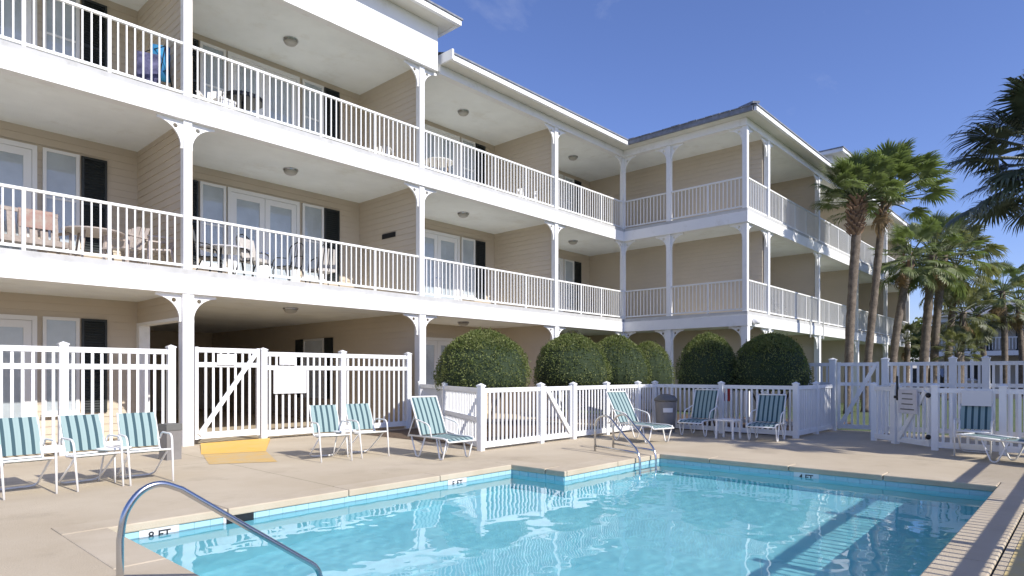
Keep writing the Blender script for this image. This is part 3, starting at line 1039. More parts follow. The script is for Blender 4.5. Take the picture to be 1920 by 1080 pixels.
fence((16.32, 8.0), (16.32, 4.62), (.3, 1.6, -.001), 'tall2', 'tall white picket fence behind the darkest shrub')
gate((16.32, 4.52), (16.38, 3.66), 'tall2', 'tall white gate with rising diagonal brace in front of the palm trunks', up=True)
fence((16.4, 3.54), (16.5, -5.0), (0, 1.27, 1.84, 3.6, 5.4, 7.2, -.02), 'tall2', 'tall white picket fence standing behind the low fence at the right')
fence((16.3, 3.50), (14.44, 3.32), (-.001,), 'low', 'short low white fence panel joining the tall fence to the latch gate')
fence((14.44, 3.32), (14.04, 2.86), (-.001,), 'low', 'narrow low white fence panel left of the gate with the black latch')
g3 = gate((13.97, 2.79), (13.38, 2.18), 'low', 'low white gate with black latch and black ball hinges', up=True)
fence((13.30, 2.10), (13.30, -6.0), (0, .95, 2.6, 4.3, 6.0, 7.6), 'low', 'low white picket fence behind the striped chair at the far right')
# fence along the near side of the pool, out of the picture, whose shadow lies on the deck
fence((-3.0, -.62), (13.25, -.62), (0, 2.3, 4.6, 6.9, 9.2, 11.5, -.02), 'outer', 'long white picket fence along the right side of the pool')
# gate furniture
MB().bar((.03, -.05, .84), (.03, -.05, 1.30), .028).bar((-.02, -.06, .90), (.12, -.06, .90), .05).bar((.11, -.06, .88), (.11, -.06, .96), .04).build('latch', 'tileblack', g3)
for z in (.22, .96):
    MB().lathe([(.005, -.045), (.03, -.035), (.045, -.01), (.045, .012), (.03, .036), (.005, .046)], (.86, -.05, z), n=12).build('hinge', 'tileblack', g3, smooth=True)
# signs hung on the fences
def sign(x, y, z, w, h, rz, m, label, lines=0):
    root = thing('sign', label, 'sign', (x, y, z), rz, 'signs hung on the fences')
    MB().box(-w / 2, w / 2, -.012, .004, -h / 2, h / 2).build('plate', m, root)
    if lines:
        f_ = MB()
        for k in range(lines):
            zz = h / 2 - h * (k + .8) / (lines + .6)
            ww = w * random.uniform(.28, .42)
            f_.box(-ww, ww, -.0135, -.0122, zz - h * .10 / lines, zz + h * .10 / lines)
        f_.build('print', 'signgrey' if m == 'signwhite' else 'greylid', root, kind='stuff')
    return root
sign(5.43, V0 - .062, 1.62, .34, .21, 0, 'signwhite', 'small white notice on the top of the braced gate', 3)
sign(6.72, V0 - .045, 1.63, .36, .2, 0, 'signwhite', 'small white plate at the top of the breezeway fence', 0)
sign(6.78, V0 - .045, 1.18, .74, .50, 0, 'signwhite', 'large blank white board on the breezeway fence', 0)
a3 = math.atan2(2.18 - 2.79, 13.38 - 13.97)
sign(13.66, 2.53, .83, .50, .44, a3 + PI, 'signgrey', 'grey pool rules sign on the gate with the black latch', 4)
for o in [o for o in sc.objects if o.name.startswith('sign') and o.get('label', '').startswith('grey pool')]:
    o.location.x -= .04; o.location.y += .045
    o.rotation_euler.z = a3
sign(13.245, 1.50, .93, .42, .26, R(-90), 'signwhite', 'white board on the low fence above the striped chair', 0)
# yellow painted ramp at the gate
tr = at(375, 851); br = at(500, 847)
y0 = V0 - .12
rt = thing('entry_ramp', 'yellow painted concrete ramp in front of the braced gate', 'ramp', (5.4, 11.6, 0))
rm = MB()
fl, frr = (4.36, 10.98), (5.30, 10.62)
bl_, brr = (4.93, y0), (6.30, y0)
q = [(fl[0], fl[1], .003), (frr[0], frr[1], .003), (brr[0], brr[1], .035), (bl_[0], bl_[1], .035), (bl_[0], bl_[1], 0), (brr[0], brr[1], 0)]
rm.v = [(a - 5.4, b_ - 11.6, c) for a, b_, c in q]
rm.f = [(0, 1, 2, 3), (0, 3, 4), (1, 5, 2), (3, 2, 5, 4), (0, 4, 5, 1)]
rm.build('ramp_body', 'yellow', rt)
p0, p1, p2_, p3_ = at(392, 871), at(520, 866), (5.29, 10.58), (4.37, 10.93)
MB().quad((*p0, .004), (*p1, .004), (*p2_, .004), (*p3_, .004)).build('worn_paint_patch', 'yellowworn', kind='structure')
MB().quad((3.2, -.4, .004), (6.9, -.4, .004), (6.9, .46, .004), (3.2, .46, .004)).build('yellow_paint_patch', 'yellowpale', kind='structure')

# ------------------------------------------------------------------ poolside furniture
TR = .0125
def sling_chair(label, loc, rz, group='white sling armchairs'):
    root = thing('armchair', label, 'chair', loc, rz, group)
    for s in (-1, 1):
        MB().tube(rounded([(s * .235, .17, .50), (s * .25, .13, .585), (s * .25, -.27, .585), (s * .235, -.37, .0)], .10, 6), TR, 8).build('arm_leg', 'alu', root, smooth=True)
        MB().tube(rounded([(s * .215, .33, .84), (s * .215, .10, .36), (s * .215, -.31, .40)], .08, 6), TR, 8).build('side_rail', 'alu', root, smooth=True)
    MB().tube(rounded([(-.21, -.24, .39), (-.215, .36, .015), (.215, .36, .015), (.21, -.24, .39)], .10, 6), TR, 8).build('rear_leg', 'alu', root, smooth=True)
    MB().tube([(-.215, -.305, .40), (.215, -.305, .40)], TR, 8).build('front_bar', 'alu', root, smooth=True)
    MB().tube([(-.215, .115, .385), (.215, .115, .385)], TR, 8).build('back_bar', 'alu', root, smooth=True)
    pr = [(.325 - .19 * t - .02 * math.sin(PI * t), .835 - .42 * t) for t in [k / 6 for k in range(7)]]
    MB().ribbon([(a + .004, b_) for a, b_ in pr], -.213, .213).build('back_sling', 'sling', root)
    ps = [(.09 - .39 * t, .372 + .036 * t - .03 * math.sin(PI * t)) for t in [k / 6 for k in range(7)]]
    MB().ribbon(ps, -.213, .213).build('seat_sling', 'sling', root)
    return root
def lounger(label, loc, rz, back=62, seat=1.0, group='white striped pool loungers', h=.34, bl=.78):
    """foot towards -y, hinge of the back at y = 0"""
    root = thing('pool_lounger', label, 'lounger', loc, rz, group)
    a = R(back)
    by, bz = bl * math.cos(a), bl * math.sin(a)
    w = .27
    for s in (-1, 1):
        MB().tube(rounded([(s * w, .30, h), (s * w, -seat + .1, h), (s * w, -seat, h - .05)], .06, 4), .014, 8).build('side_rail', 'alu', root, smooth=True)
        MB().tube([(s * w, 0, h + .01), (s * w, by, h + bz)], .014, 8).build('back_rail', 'alu', root, smooth=True)
        MB().tube(rounded([(s * w, .25, h), (s * w, .12, .012), (s * w, .04, .012), (s * w, -.12, h)], .05, 4), .0125, 8).build('leg', 'alu', root, smooth=True)
        MB().tube(rounded([(s * w, -seat + .30, h), (s * w, -seat + .22, .012), (s * w, -seat + .15, .012), (s * w, -seat + .04, h)], .05, 4), .0125, 8).build('leg', 'alu', root, smooth=True)
        if back > 20:
            MB().tube(rounded([(s * (w + .02), by * .45, h + bz * .45), (s * (w + .03), -.06, h + .24), (s * (w + .03), -.26, h + .20), (s * (w + .02), -.30, h)], .09, 6), .0125, 8).build('arm', 'alu', root, smooth=True)
    MB().tube([(-w, by, h + bz), (w, by, h + bz)], .014, 8).build('top_bar', 'alu', root, smooth=True)
    MB().tube([(-w, -seat, h - .05), (w, -seat, h - .05)], .014, 8).build('foot_bar', 'alu', root, smooth=True)
    n = 7
    MB().ribbon([((.02 + (by - .02) * (1 - t)) - .02 * math.sin(PI * t), h + .02 + (bz - .03) * (1 - t) - .012 * math.sin(PI * t)) for t in [k / n for k in range(n + 1)]], -w + .004, w - .004).build('back_sling', 'sling', root)
    MB().ribbon([(-.0 - (seat - .02) * t, h - .02 * math.sin(PI * t) - (.04 if t == 1 else 0)) for t in [k / n for k in range(n + 1)]], -w + .004, w - .004).build('seat_sling', 'sling', root)
    if back > 20:
        MB().tube([(-w, by * .55, h + bz * .55), (-w, .34, h - .02), (w, .34, h - .02), (w, by * .55, h + bz * .55)], .010, 6).build('prop', 'alu', root, smooth=True)
    return root
def round_side_table(label, loc, group='small white side tables'):
    root = thing('side_table', label, 'table', loc, 0, group)
    MB().lathe([(.185, .40), (.20, .41), (.20, .425), (.19, .43)], n=20).build('table_top', 'alu', root, smooth=False)
    for k in range(3):
        a = R(20 + 120 * k)
        MB().tube([(.10 * math.cos(a), .10 * math.sin(a), .40), (.17 * math.cos(a), .17 * math.sin(a), 0)], .011, 6).build('leg', 'alu', root, smooth=True)
    return root
def square_table(label, loc, rz=0, s=.2, h=.40, group='small white side tables'):
    root = thing('side_table', label, 'table', loc, rz, group)
    MB().box(-s, s, -s, s, h - .035, h).build('table_top', 'alu', root)
    for sx in (-1, 1):
        for sy in (-1, 1):
            MB().bar((sx * (s - .02), sy * (s - .02), 0), (sx * (s - .03), sy * (s - .03), h - .035), .035).build('leg', 'alu', root)
    return root
sling_chair('white armchair with green striped sling, cut by the left edge of the picture', (1.60, 8.95, 0), R(2))
sling_chair('white armchair with green striped sling, middle of the row of three', (2.25, 8.94, 0), R(4))
sling_chair('white armchair with green striped sling beside the grey bin and building column', (2.83, 8.90, 0), R(-3))
round_side_table('small round white table between the two armchairs at the left', (2.55, 9.10, 0))
sling_chair('green striped armchair in front of the post of the breezeway fence, left of a pair', (5.50, 8.93, 0), R(-14))
sling_chair('green striped armchair of the pair by the breezeway, nearer the lounger', (6.17, 8.92, 0), R(-9))
round_side_table('small round white table between the pair of armchairs by the breezeway', (5.84, 9.05, 0))
lounger('green striped lounger with raised back in front of the fence corner and large shrub', (6.86, 8.0, 0), R(-2), back=66, seat=.70, bl=.68)
lounger('pale striped lounger with reclined back behind the pool ladder', (11.25, 7.05, 0), R(-14), back=58, seat=.95, bl=.74)
lounger('shaded striped lounger with upright back between the dark bin and small table', (13.25, 6.42, 0), R(-90), back=72, seat=.62, bl=.68)
lounger('shaded striped lounger with upright back beside the fence corner post', (13.2, 4.95, 0), R(-84), back=66, seat=.62, bl=.62)
square_table('small square white table between the two shaded loungers', (12.85, 5.66, 0), R(0))
sling_chair('striped armchair standing in front of the low fence at the far right', (12.98, 1.50, 0), R(-88))
lounger('white lounger folded flat beside the right edge of the picture', (12.25, .98, 0), R(-20), back=4, seat=1.1, bl=.6)

# bins
root = thing('waste_bin', 'grey box shaped bin beside the building column behind the armchairs', 'bin', (3.80, 10.75, 0), R(8))
MB().box(-.115, .115, -.12, .12, 0, .46).build('bin_body', 'grey', root)
MB().box(-.125, .125, -.13, .13, .46, .56).build('lid', 'greylid', root)
root = thing('trash_can', 'dark round trash can with a pale label between lounger and fence corner', 'bin', (13.3, 7.35, 0))
MB().lathe([(.20, 0), (.21, .02), (.245, .70), (.26, .71)], n=20).build('can_body', 'grey', root, smooth=False)
MB().lathe([(.265, .71), (.27, .75), (.20, .83), (.08, .87), (.01, .875)], n=20).build('lid', 'greylid', root, smooth=True)
lb = MB()
for k in range(6):
    a0, a1 = R(195 + 9 * k), R(204 + 9 * k)
    rr = .238
    lb.quad((rr * math.cos(a0), rr * math.sin(a0), .46), (rr * math.cos(a1), rr * math.sin(a1), .46), (rr * math.cos(a1) * 1.02, rr * math.sin(a1) * 1.02, .56), (rr * math.cos(a0) * 1.02, rr * math.sin(a0) * 1.02, .56))
lb.build('bin_label', 'signwhite', root)
root = thing('equipment_box', 'red box hanging behind the low fence near the table', 'box', (13.97, 6.28, .72))
MB().box(-.04, .08, -.14, .14, 0, .34).build('box_body', 'red', root)
MB().box(-.046, -.041, -.11, .11, .03, .31).build('box_door', 'red', root)

# hand rails
root = thing('pool_handrail', 'polished steel handrail at the near end of the pool', 'handrail', (1.11, 3.85, 0))
pts = [(0, 0, 0), (0, 0, .58), (.16, 0, .755), (.34, 0, .70), (1.13, 0, .12), (1.22, 0, .02), (1.22, 0, -.75)]
pl = [Vector((0, 0, 0)), Vector((0, 0, .40))] + bezier([(0, 0, .46), (.025, 0, .60), (.10, 0, .705), (.20, 0, .735), (.31, 0, .69)], 6) + [Vector((.7, 0, .40))] + rounded([(1.06, 0, .135), (1.19, 0, .04), (1.205, 0, -.25)], .10, 6) + [Vector((1.205, 0, -.8))]
MB().tube(pl, .0185, 14).build('rail_tube', 'steel', root, smooth=True)
MB().lathe([(.055, .004), (.055, .014), (.03, .022), (.021, .03)], n=18).build('floor_flange', 'steel', root, smooth=False)
root = thing('pool_ladder', 'steel ladder with two looped rails at the pool edge by the loungers', 'ladder', (9.2, 5.9, 0))
for (bx, by_), (ex, ey) in (((9.20, 6.45), (8.80, 5.32)), ((9.72, 6.42), (9.26, 5.30))):
    bx -= 9.2; by_ -= 5.9; ex -= 9.2; ey -= 5.9
    L = lambda t, z: (bx + (ex - bx) * t, by_ + (ey - by_) * t, z)
    MB().tube(rounded([L(0, 0), L(0, .55), L(.28, .66), L(.72, .30), L(1, .10), L(1.02, -.9)], .16, 6), .019, 10).build('ladder_rail', 'steel', root, smooth=True)
    MB().tube([L(0, .09), L(.98, .09)], .017, 8).build('lower_bar', 'steel', root, smooth=True)
for z in (-.35, -.62):
    MB().bar((8.80 - 9.2, 5.30 - 5.9, z), (9.26 - 9.2, 5.28 - 5.9, z), .07, .025).build('tread', 'signwhite', root)

# ------------------------------------------------------------------ balcony furniture
def resin_chair(label, loc, rz, m='whiteplastic', group='resin chairs on the balconies'):
    root = thing('balcony_chair', label, 'chair', loc, rz, group)
    MB().obox((0, -.02, .40), (.24, 0, 0), (0, .23, .02), (0, 0, .014)).build('seat', m, root)
    for k in range(5):
        x = -.19 + .095 * k
        MB().bar((x, .21, .41), (x * 1.12, .36, .90 - abs(k - 2) * .02), .075, .018, (0, 1, 0)).build('back_slat', m, root)
    for s in (-1, 1):
        MB().bar((s * .26, -.20, 0), (s * .25, -.16, .62), .045).build('leg', m, root)
        MB().bar((s * .25, .32, 0), (s * .23, .20, .42), .045).build('leg', m, root)
        MB().obox((s * .265, .04, .635), (.035, 0, 0), (0, .24, 0), (0, 0, .014)).build('armrest', m, root)
    return root
def iron_chair(label, loc, rz, cushion=False, group='dark metal chairs on the balconies'):
    root = thing('metal_chair', label, 'chair', loc, rz, group)
    for s in (-1, 1):
        MB().tube(rounded([(s * .23, -.2, 0), (s * .23, -.22, .42), (s * .23, .18, .42), (s * .20, .30, .98), (0, .32, 1.06)], .1, 5), .014, 6).build('side_frame', 'iron', root, smooth=True)
        MB().tube(rounded([(s * .27, .24, .70), (s * .28, -.12, .66), (s * .27, -.22, .40)], .12, 5), .013, 6).build('armrest', 'iron', root, smooth=True)
        MB().tube([(s * .23, .18, .42), (s * .24, .36, 0)], .014, 6).build('leg', 'iron', root, smooth=True)
    for k in range(4):
        x = -.12 + .08 * k
        MB().tube([(x, .19, .44), (x * .8, .30, 1.0)], .008, 5).build('back_bar', 'iron', root)
    if cushion:
        MB().obox((0, -.02, .455), (.22, 0, 0), (0, .21, 0), (0, 0, .035)).build('seat_cushion', 'cushion', root)
        MB().obox((0, .19, .72), (.21, 0, 0), (0, .03, -.008), (0, .05, .22)).build('back_cushion', 'cushion', root)
    else:
        MB().obox((0, -.02, .425), (.22, 0, 0), (0, .2, 0), (0, 0, .012)).build('seat', 'iron', root)
    return root
def round_table(label, loc, r, h, m, legm, group='round tables on the balconies'):
    root = thing('round_table', label, 'table', loc, 0, group)
    MB().lathe([(r - .01, h - .03), (r, h - .02), (r, h - .005), (r - .01, h)], n=28).build('table_top', m, root)
    for k in range(4):
        a = R(45 + 90 * k)
        MB().tube([(r * .55 * math.cos(a), r * .55 * math.sin(a), h - .03), (r * .75 * math.cos(a), r * .75 * math.sin(a), 0)], .02, 6).build('leg', legm, root)
    return root
z2, z3 = FL[1] + .001, FL[2] + .001
root = thing('wicker_bench', 'wide tan wicker seat with red towel behind the railing at the far left', 'bench', (on_y(52, 14.1), 14.1, z2), R(5), 'tan wicker pieces on the balcony')
MB().obox((0, 0, .40), (.56, 0, 0), (0, .26, 0), (0, 0, .05)).build('seat', 'wicker', root)
for k in range(7):
    x = -.5 + k * .166
    MB().bar((x, .25, .42), (x, .33, 1.0), .12, .02, (0, 1, 0)).build('back_slat', 'wicker', root)
MB().bar((-.56, .335, 1.02), (.56, .335, 1.02), .05, .07).build('top_rail', 'wicker', root)
for s in (-1, 1):
    MB().tube(rounded([(s * .57, -.26, 0), (s * .58, -.28, .62), (s * .58, .30, .68)], .12, 5), .03, 8).build('arm', 'wicker', root, smooth=True)
    MB().bar((s * .55, .26, 0), (s * .55, .28, .6), .05).build('leg', 'wicker', root)
root = thing('beach_towel', 'faded red towel draped over the back of the wicker seat', 'towel', (on_y(62, 14.42), 14.40, z2 + .84))
MB().ribbon([(-.035, -.12), (-.03, .17), (.03, .225), (.085, .17), (.09, -.05)], -.22, .30, .012).build('towel_cloth', 'redcloth', root)
round_table('round tan table with pale rim on the lower left balcony', (on_y(176, 13.9), 13.9, z2), .50, .72, 'pinkplastic', 'wicker')
resin_chair('tan resin chair right of the round table on the lower left balcony', (on_y(232, 13.55), 13.55, z2), R(-60), 'pinkplastic')
resin_chair('tan resin chair against the side wall of the lower left balcony', (on_y(292, 13.35), 13.35, z2), R(-95), 'pinkplastic')
round_table('round glass-grey table among dark chairs on the lower middle balcony', (on_y(425, 13.75), 13.75, z2), .52, .72, 'signgrey', 'iron')
iron_chair('dark metal chair with pale cushion left of the lower middle balcony centre', (on_y(476, 13.3), 13.3, z2), R(20), True)
iron_chair('dark metal chair turned sideways on the lower middle balcony', (on_y(540, 13.4), 13.4, z2), R(-70), False)
iron_chair('dark metal chair with big pale cushion by the shutter of the lower middle balcony', (on_y(606, 13.35), 13.35, z2), R(175), True)
iron_chair('dark metal chair behind the post end of the lower middle balcony', (on_y(392, 13.5), 13.5, z2), R(60), False)
# top floor
root = thing('drying_rack', 'dark rack with blue and navy towels beside the side wall of the top left balcony', 'rack', (on_y(286, 13.5), 13.5, z3), R(-70))
for s in (-1, 1):
    MB().tube([(s * .34, -.22, 0), (s * .34, 0, 1.12), (s * .34, .22, 0)], .014, 6).build('rack_leg', 'iron', root)
for zz, yy in ((1.12, 0), (.7, -.08), (.7, .08)):
    MB().tube([(-.34, yy, zz), (.34, yy, zz)], .010, 6).build('rack_bar', 'iron', root)
root = thing('beach_towel', 'navy towel hanging low on the rack of the top left balcony', 'towel', (on_y(278, 13.4), 13.36, z3 + .1), R(-20))
MB().ribbon([(-.10, 0), (-.12, .4), (-.02, .85), (.04, .88), (.10, .8), (.13, .2)], -.20, .2, .015).build('towel_cloth', 'navycloth', root, smooth=True)
root = thing('beach_towel', 'bright blue towel draped highest at the side wall of the top left balcony', 'towel', (on_y(300, 13.5), 13.46, z3 + .5), R(-25))
MB().ribbon([(-.09, 0), (-.10, .3), (-.03, .72), (.03, .75), (.09, .66), (.11, .1)], -.16, .17, .015).build('towel_cloth', 'bluecloth', root, smooth=True)
resin_chair('white resin chair next to the building column on the top middle balcony', (on_y(402, 13.6), 13.6, z3), R(-40))
root = thing('round_table', 'black round table on the top middle balcony', 'table', (on_y(456, 13.35), 13.35, z3), 0, 'round tables on the balconies')
MB().lathe([(.40, .58), (.41, .60), (.41, .66), (.39, .68)], n=28).build('table_top', 'tileblack', root)
MB().lathe([(.05, 0.03), (.04, .58)], n=10).build('pedestal', 'tileblack', root)
MB().lathe([(.25, 0), (.25, .03)], n=20).build('foot', 'tileblack', root)
root = thing('cooler_box', 'small white cooler box beside the black round table', 'cooler', (on_y(421, 13.1), 13.1, z3), R(10))
MB().box(-.16, .16, -.13, .13, 0, .34).build('cooler_body', 'whiteplastic', root)
MB().box(-.17, .17, -.14, .14, .345, .40).build('lid', 'whiteplastic', root)
resin_chair('white resin chair near the side wall of the top middle balcony', (on_y(714, 13.75), 13.75, z3), R(-50))
round_table('round wooden table with pale top on the top balcony right of the parapet', (on_y(822, 13.5), 13.5, z3), .42, .72, 'whiteplastic', 'wood')
resin_chair('white resin chair by the side wall of the top balcony right of the parapet', (on_y(988, 13.5), 13.5, z3), R(-40))
iron_chair('dark chair on the shaded lower balcony of the far wing', (on_y(1462, 9.0), 9.0, z2), R(30), True)

# ------------------------------------------------------------------ clipped shrubs
def shrub(label, x, y, r, ztop, zbot, seed, sq=1.0, n=9000, leafm='leaf'):
    rs_ = np.random.RandomState(seed)
    root = thing('clipped_shrub', label, 'shrub', (x, y, 0), 0, 'round clipped shrubs')
    H_ = ztop - zbot
    # profile: flat-bottomed dome
    def rad(t):      # t 0..1 height
        return r * (1 - np.clip(t, 0, 1) ** 2.6) ** 0.5 * (0.86 + .14 * np.clip(t / .22, 0, 1) ** .5)
    t = rs_.rand(n) ** 0.8
    # sample by area: more at the top cap too
    t = np.where(rs_.rand(n) < .45, 1 - (1 - rs_.rand(n)) ** 2 * .5 * 0.6, t)
    t = np.clip(t, 0.0, .999)
    ph = rs_.rand(n) * 2 * PI
    lump = 1 + .035 * np.sin(3 * ph + 5 * t + seed) + .03 * np.sin(7 * ph - 9 * t + 2 * seed) + .018 * np.sin(15 * ph + 17 * t + seed)
    lump = lump + np.where(rs_.rand(n) < .025, .07 * rs_.rand(n), 0)
    rr = rad(t) * lump * (1 - .10 * rs_.rand(n) ** 2)
    px = rr * np.cos(ph); py = rr * np.sin(ph) * sq; pz = zbot + t * H_ * (1 + .03 * np.sin(4 * ph + seed) * t) + rs_.randn(n) * .014 + np.where(rs_.rand(n) < .02, .09 * rs_.rand(n), 0)
    # underside leaves
    nu = n // 10
    pu = rs_.rand(nu) * 2 * PI; ru = r * np.sqrt(rs_.rand(nu)) * .88
    px = np.concatenate([px, ru * np.cos(pu)]); py = np.concatenate([py, ru * np.sin(pu) * sq]); pz = np.concatenate([pz, zbot + .03 * rs_.rand(nu)])
    N = len(px)
    c = np.stack([px, py, pz], 1)
    nrm = c - np.array([0, 0, zbot + .25 * H_]); nrm /= np.linalg.norm(nrm, axis=1)[:, None]
    d1 = rs_.randn(N, 3) * .75 + nrm * .9; d1 /= np.linalg.norm(d1, axis=1)[:, None]
    d2 = np.cross(d1, rs_.randn(N, 3)); d2 /= np.linalg.norm(d2, axis=1)[:, None]
    L_ = (.028 + .026 * rs_.rand(N))[:, None]; W_ = L_ * .42
    v = np.stack([c - d1 * L_ * .5, c + d2 * W_ * .6, c + d1 * L_ * .8, c - d2 * W_ * .6], 1).reshape(-1, 3)
    f = np.arange(4 * N).reshape(-1, 4)
    me_ = bpy.data.meshes.new('foliage')
    me_.from_pydata(v.tolist(), [], f.tolist())
    me_.materials.append(M[leafm])
    fo = link('foliage', me_, root, kind='stuff')
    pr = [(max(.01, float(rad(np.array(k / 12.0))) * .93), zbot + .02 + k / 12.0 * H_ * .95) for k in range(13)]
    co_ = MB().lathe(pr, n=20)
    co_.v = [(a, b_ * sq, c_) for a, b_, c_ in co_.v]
    co_.build('dark_core', 'leafcore', root)  # solid dark core filling the leaf shell
    for k in range(5):
        a = 2 * PI * k / 5 + seed
        MB().tube([(.10 * math.cos(a), .10 * math.sin(a), 0), (.28 * r * math.cos(a), .28 * r * math.sin(a), zbot * .6), (.55 * r * math.cos(a), .55 * r * math.sin(a) * sq, zbot + .1)], .025, 6).build('stem', 'twig', root)
    return root
shrub('largest round clipped shrub, sunlit, next to the building column', 9.98, 10.0, 1.07, 2.25, .98, 1, n=17000)
shrub('round clipped shrub second from the column, in front of the first wing column', 13.2, 10.0, 1.0, 2.32, 1.0, 2, n=13000)
shrub('sunlit clipped shrub partly hidden behind the second shrub', 15.85, 10.35, .98, 2.40, .95, 3, n=10000)
shrub('smallest clipped shrub seen deep in the corner of the two wings', 17.9, 10.5, .82, 2.30, .9, 4, n=7000)
shrub('dark clipped shrub in shade behind the fence with two loungers', 14.82, 7.05, .76, 2.27, .95, 5, n=10000)
shrub('darkest clipped shrub in shade beside the tall gate', 15.35, 5.72, .96, 2.24, .95, 6, n=13000, sq=.95)

# ------------------------------------------------------------------ palms
def frond_mesh(name, seed, m, Lp=.88, Lb=.70, droop=.28, nl=24, tears=0.0):
    rs_ = random.Random(seed)
    b_ = MB()
    # stalk
    pts = [(0, 0, 0), (Lp * .5, 0, .03), (Lp, 0, .0)]
    b_.tube(pts, .02, 5, radii=[.026, .018, .013])
    amax = R(118)
    for i in range(-nl, nl + 1):
        u = i / nl
        a = u * amax + rs_.uniform(-.03, .03)
        l = Lb * (1.0 - .30 * abs(u) ** 1.5) * rs_.uniform(.86, 1.08)
        ox = Lp + .22 * (1 - abs(u)) * Lb
        dx, dy = math.cos(a), math.sin(a)
        w = l * .034
        nx_2, ny_2 = -dy, dx
        dr = droop * rs_.uniform(.7, 1.5)
        def pt(s, side):
            zz = .10 * abs(dy) * s * l - dr * (s ** 2.2) * l
            sh = (1 - .25 * s * s)
            return (ox + dx * s * l * sh + nx_2 * side, dy * s * l * sh + ny_2 * side, zz)
        o = len(b_.v)
        b_.v += [pt(0, 0), pt(.35, -w * .9), pt(.35, w * .9), pt(.72, -w * .62), pt(.72, w * .62), pt(1.0, 0)]
        # fold along the middle: lift the edges a little
        for q in (1, 2, 3, 4):
            x_, y_, z_ = b_.v[o + q]
            b_.v[o + q] = (x_, y_, z_ + (.012 if q % 2 else 0.0))
        b_.f += [(o, o + 1, o + 2), (o + 1, o + 3, o + 4, o + 2), (o + 3, o + 5, o + 4)]
    return b_.mesh(name, m)
FR = [frond_mesh('frond', 11 + k, 'palm', droop=.12 + .09 * k) for k in range(4)]
FR2 = [frond_mesh('frond', 31 + k, 'palm2', droop=.26 + .08 * k) for k in range(3)]
FRK = [frond_mesh('frond', 71 + k, 'palmdark', droop=.2 + .1 * k) for k in range(3)]
FD = [frond_mesh('dead_frond', 51 + k, 'dead', droop=.65, Lb=.75) for k in range(2)]
def palm(label, x, y, ztop, R_, n=34, seed=1, lean=(0, 0), r0=.17, r1=.14, boots=0, dead=3, low=-45, fset=None, name='palm_tree', group='fan palms beyond the pool', z0=-.04, hi=82):
    rs_ = random.Random(seed)
    root = thing(name, label, 'palm', (x, y, z0), 0, group)
    tx, ty = lean
    H_ = ztop - z0
    if H_ > .6:
        N = 44
        pts = []; rad = []
        for k in range(N + 1):
            t = k / N
            wob = .03 * math.sin(t * 6 + seed)
            pts.append((tx * t ** 1.5 + wob * (t), ty * t ** 1.5 - wob * t, H_ * t))
            rad.append((r0 + (r1 - r0) * t) * (1 + rs_.uniform(-.07, .07)) * (1.25 if k == 0 else 1))
        MB().tube(pts, .1, 12, radii=rad).build('trunk', 'trunk', root, smooth=True)
    fs = fset or FR
    for k in range(n):
        az = k * 2.39996 + rs_.uniform(-.25, .25)
        t = (k + .5) / n
        el = R(hi - (hi - low) * t ** .85 + rs_.uniform(-9, 9))
        s = R_ / 1.62 * rs_.uniform(.85, 1.08) * (.85 + .15 * min(1, t * 3))
        o = link('frond', fs[rs_.randrange(len(fs))], root, (tx + .06 * math.cos(az), ty + .06 * math.sin(az), H_ + .12 - .28 * t * R_ / 1.6), rot=(rs_.uniform(-.35, .35), -el, az))
        o.scale = (s, s, s)
    for k in range(dead):
        az = rs_.uniform(0, 2 * PI)
        s = R_ / 1.62 * rs_.uniform(.6, .85)
        o = link('dead_frond', FD[k % 2], root, (tx, ty, H_ - .2), rot=(rs_.uniform(-.3, .3), -R(rs_.uniform(-78, -50)), az))
        o.scale = (s, s, s)
    if boots:
        b_ = MB()
        for k in range(boots):
            az = k * 2.39996
            zz = H_ - .05 - 1.25 * k / boots
            rr = r1 * 1.05
            tt = max(0, zz / H_)
            cx, cy = tx * tt ** 1.5, ty * tt ** 1.5
            c, s = math.cos(az), math.sin(az)
            l = rs_.uniform(.18, .36)
            b_.bar((cx + c * rr * .8, cy + s * rr * .8, zz), (cx + c * (rr + l * .55), cy + s * (rr + l * .55), zz + l * .75), .085, .035)
        b_.build('leaf_boots', 'boot', root, kind='stuff')
    return root
def px_at(px, d):
    r = d * (px - 960) / 1200
    return .6747 * r + .738 * d, -.738 * r + .6747 * d
def zpx(py, d): return 1.35 + (700 - py) * d / 1200
def palm_px(label, px0, px1, d, pyc, Rpx, **k):
    x0, y0_ = px_at(px0, d); x1, y1_ = px_at(px1, d)
    return palm(label, x0, y0_, zpx(pyc, d), Rpx * d / 1200, lean=(x1 - x0, y1_ - y0_), **k)
palm_px('fan palm with shaggy reddish leaf bases under its crown, nearest the building', 1590, 1608, 22, 372, 98, dead=0, seed=3, boots=110, r0=.14, r1=.15, low=8, n=46)
palm_px('slender tall fan palm with the highest crown, right of the shaggy one', 1623, 1662, 23, 366, 116, dead=1, seed=5, boots=18, r0=.14, r1=.12, low=-8, n=48)
palm_px('fan palm with a curved trunk in front of the white balconies', 1668, 1708, 27, 480, 82, seed=8, r0=.17, r1=.14, boots=12, low=-55, n=30)
palm_px('broad fan palm with a pale leaning trunk', 1728, 1752, 28, 475, 95, seed=12, r0=.20, r1=.16, low=-50, n=34)
palm_px('fan palm with a brown upright trunk behind the leaning one', 1748, 1770, 30, 478, 95, seed=14, r0=.18, r1=.16, low=-50, n=32, fset=FR2)
palm_px('bushy olive green palm right of the twin trunks', 1775, 1792, 33, 500, 90, seed=17, low=-60, n=30, fset=FR2)
palm_px('distant fan palm with a thin leaning trunk before the white far building', 1852, 1832, 37, 590, 66, seed=21, r0=.17, r1=.15, low=-60, n=30, fset=FR2)
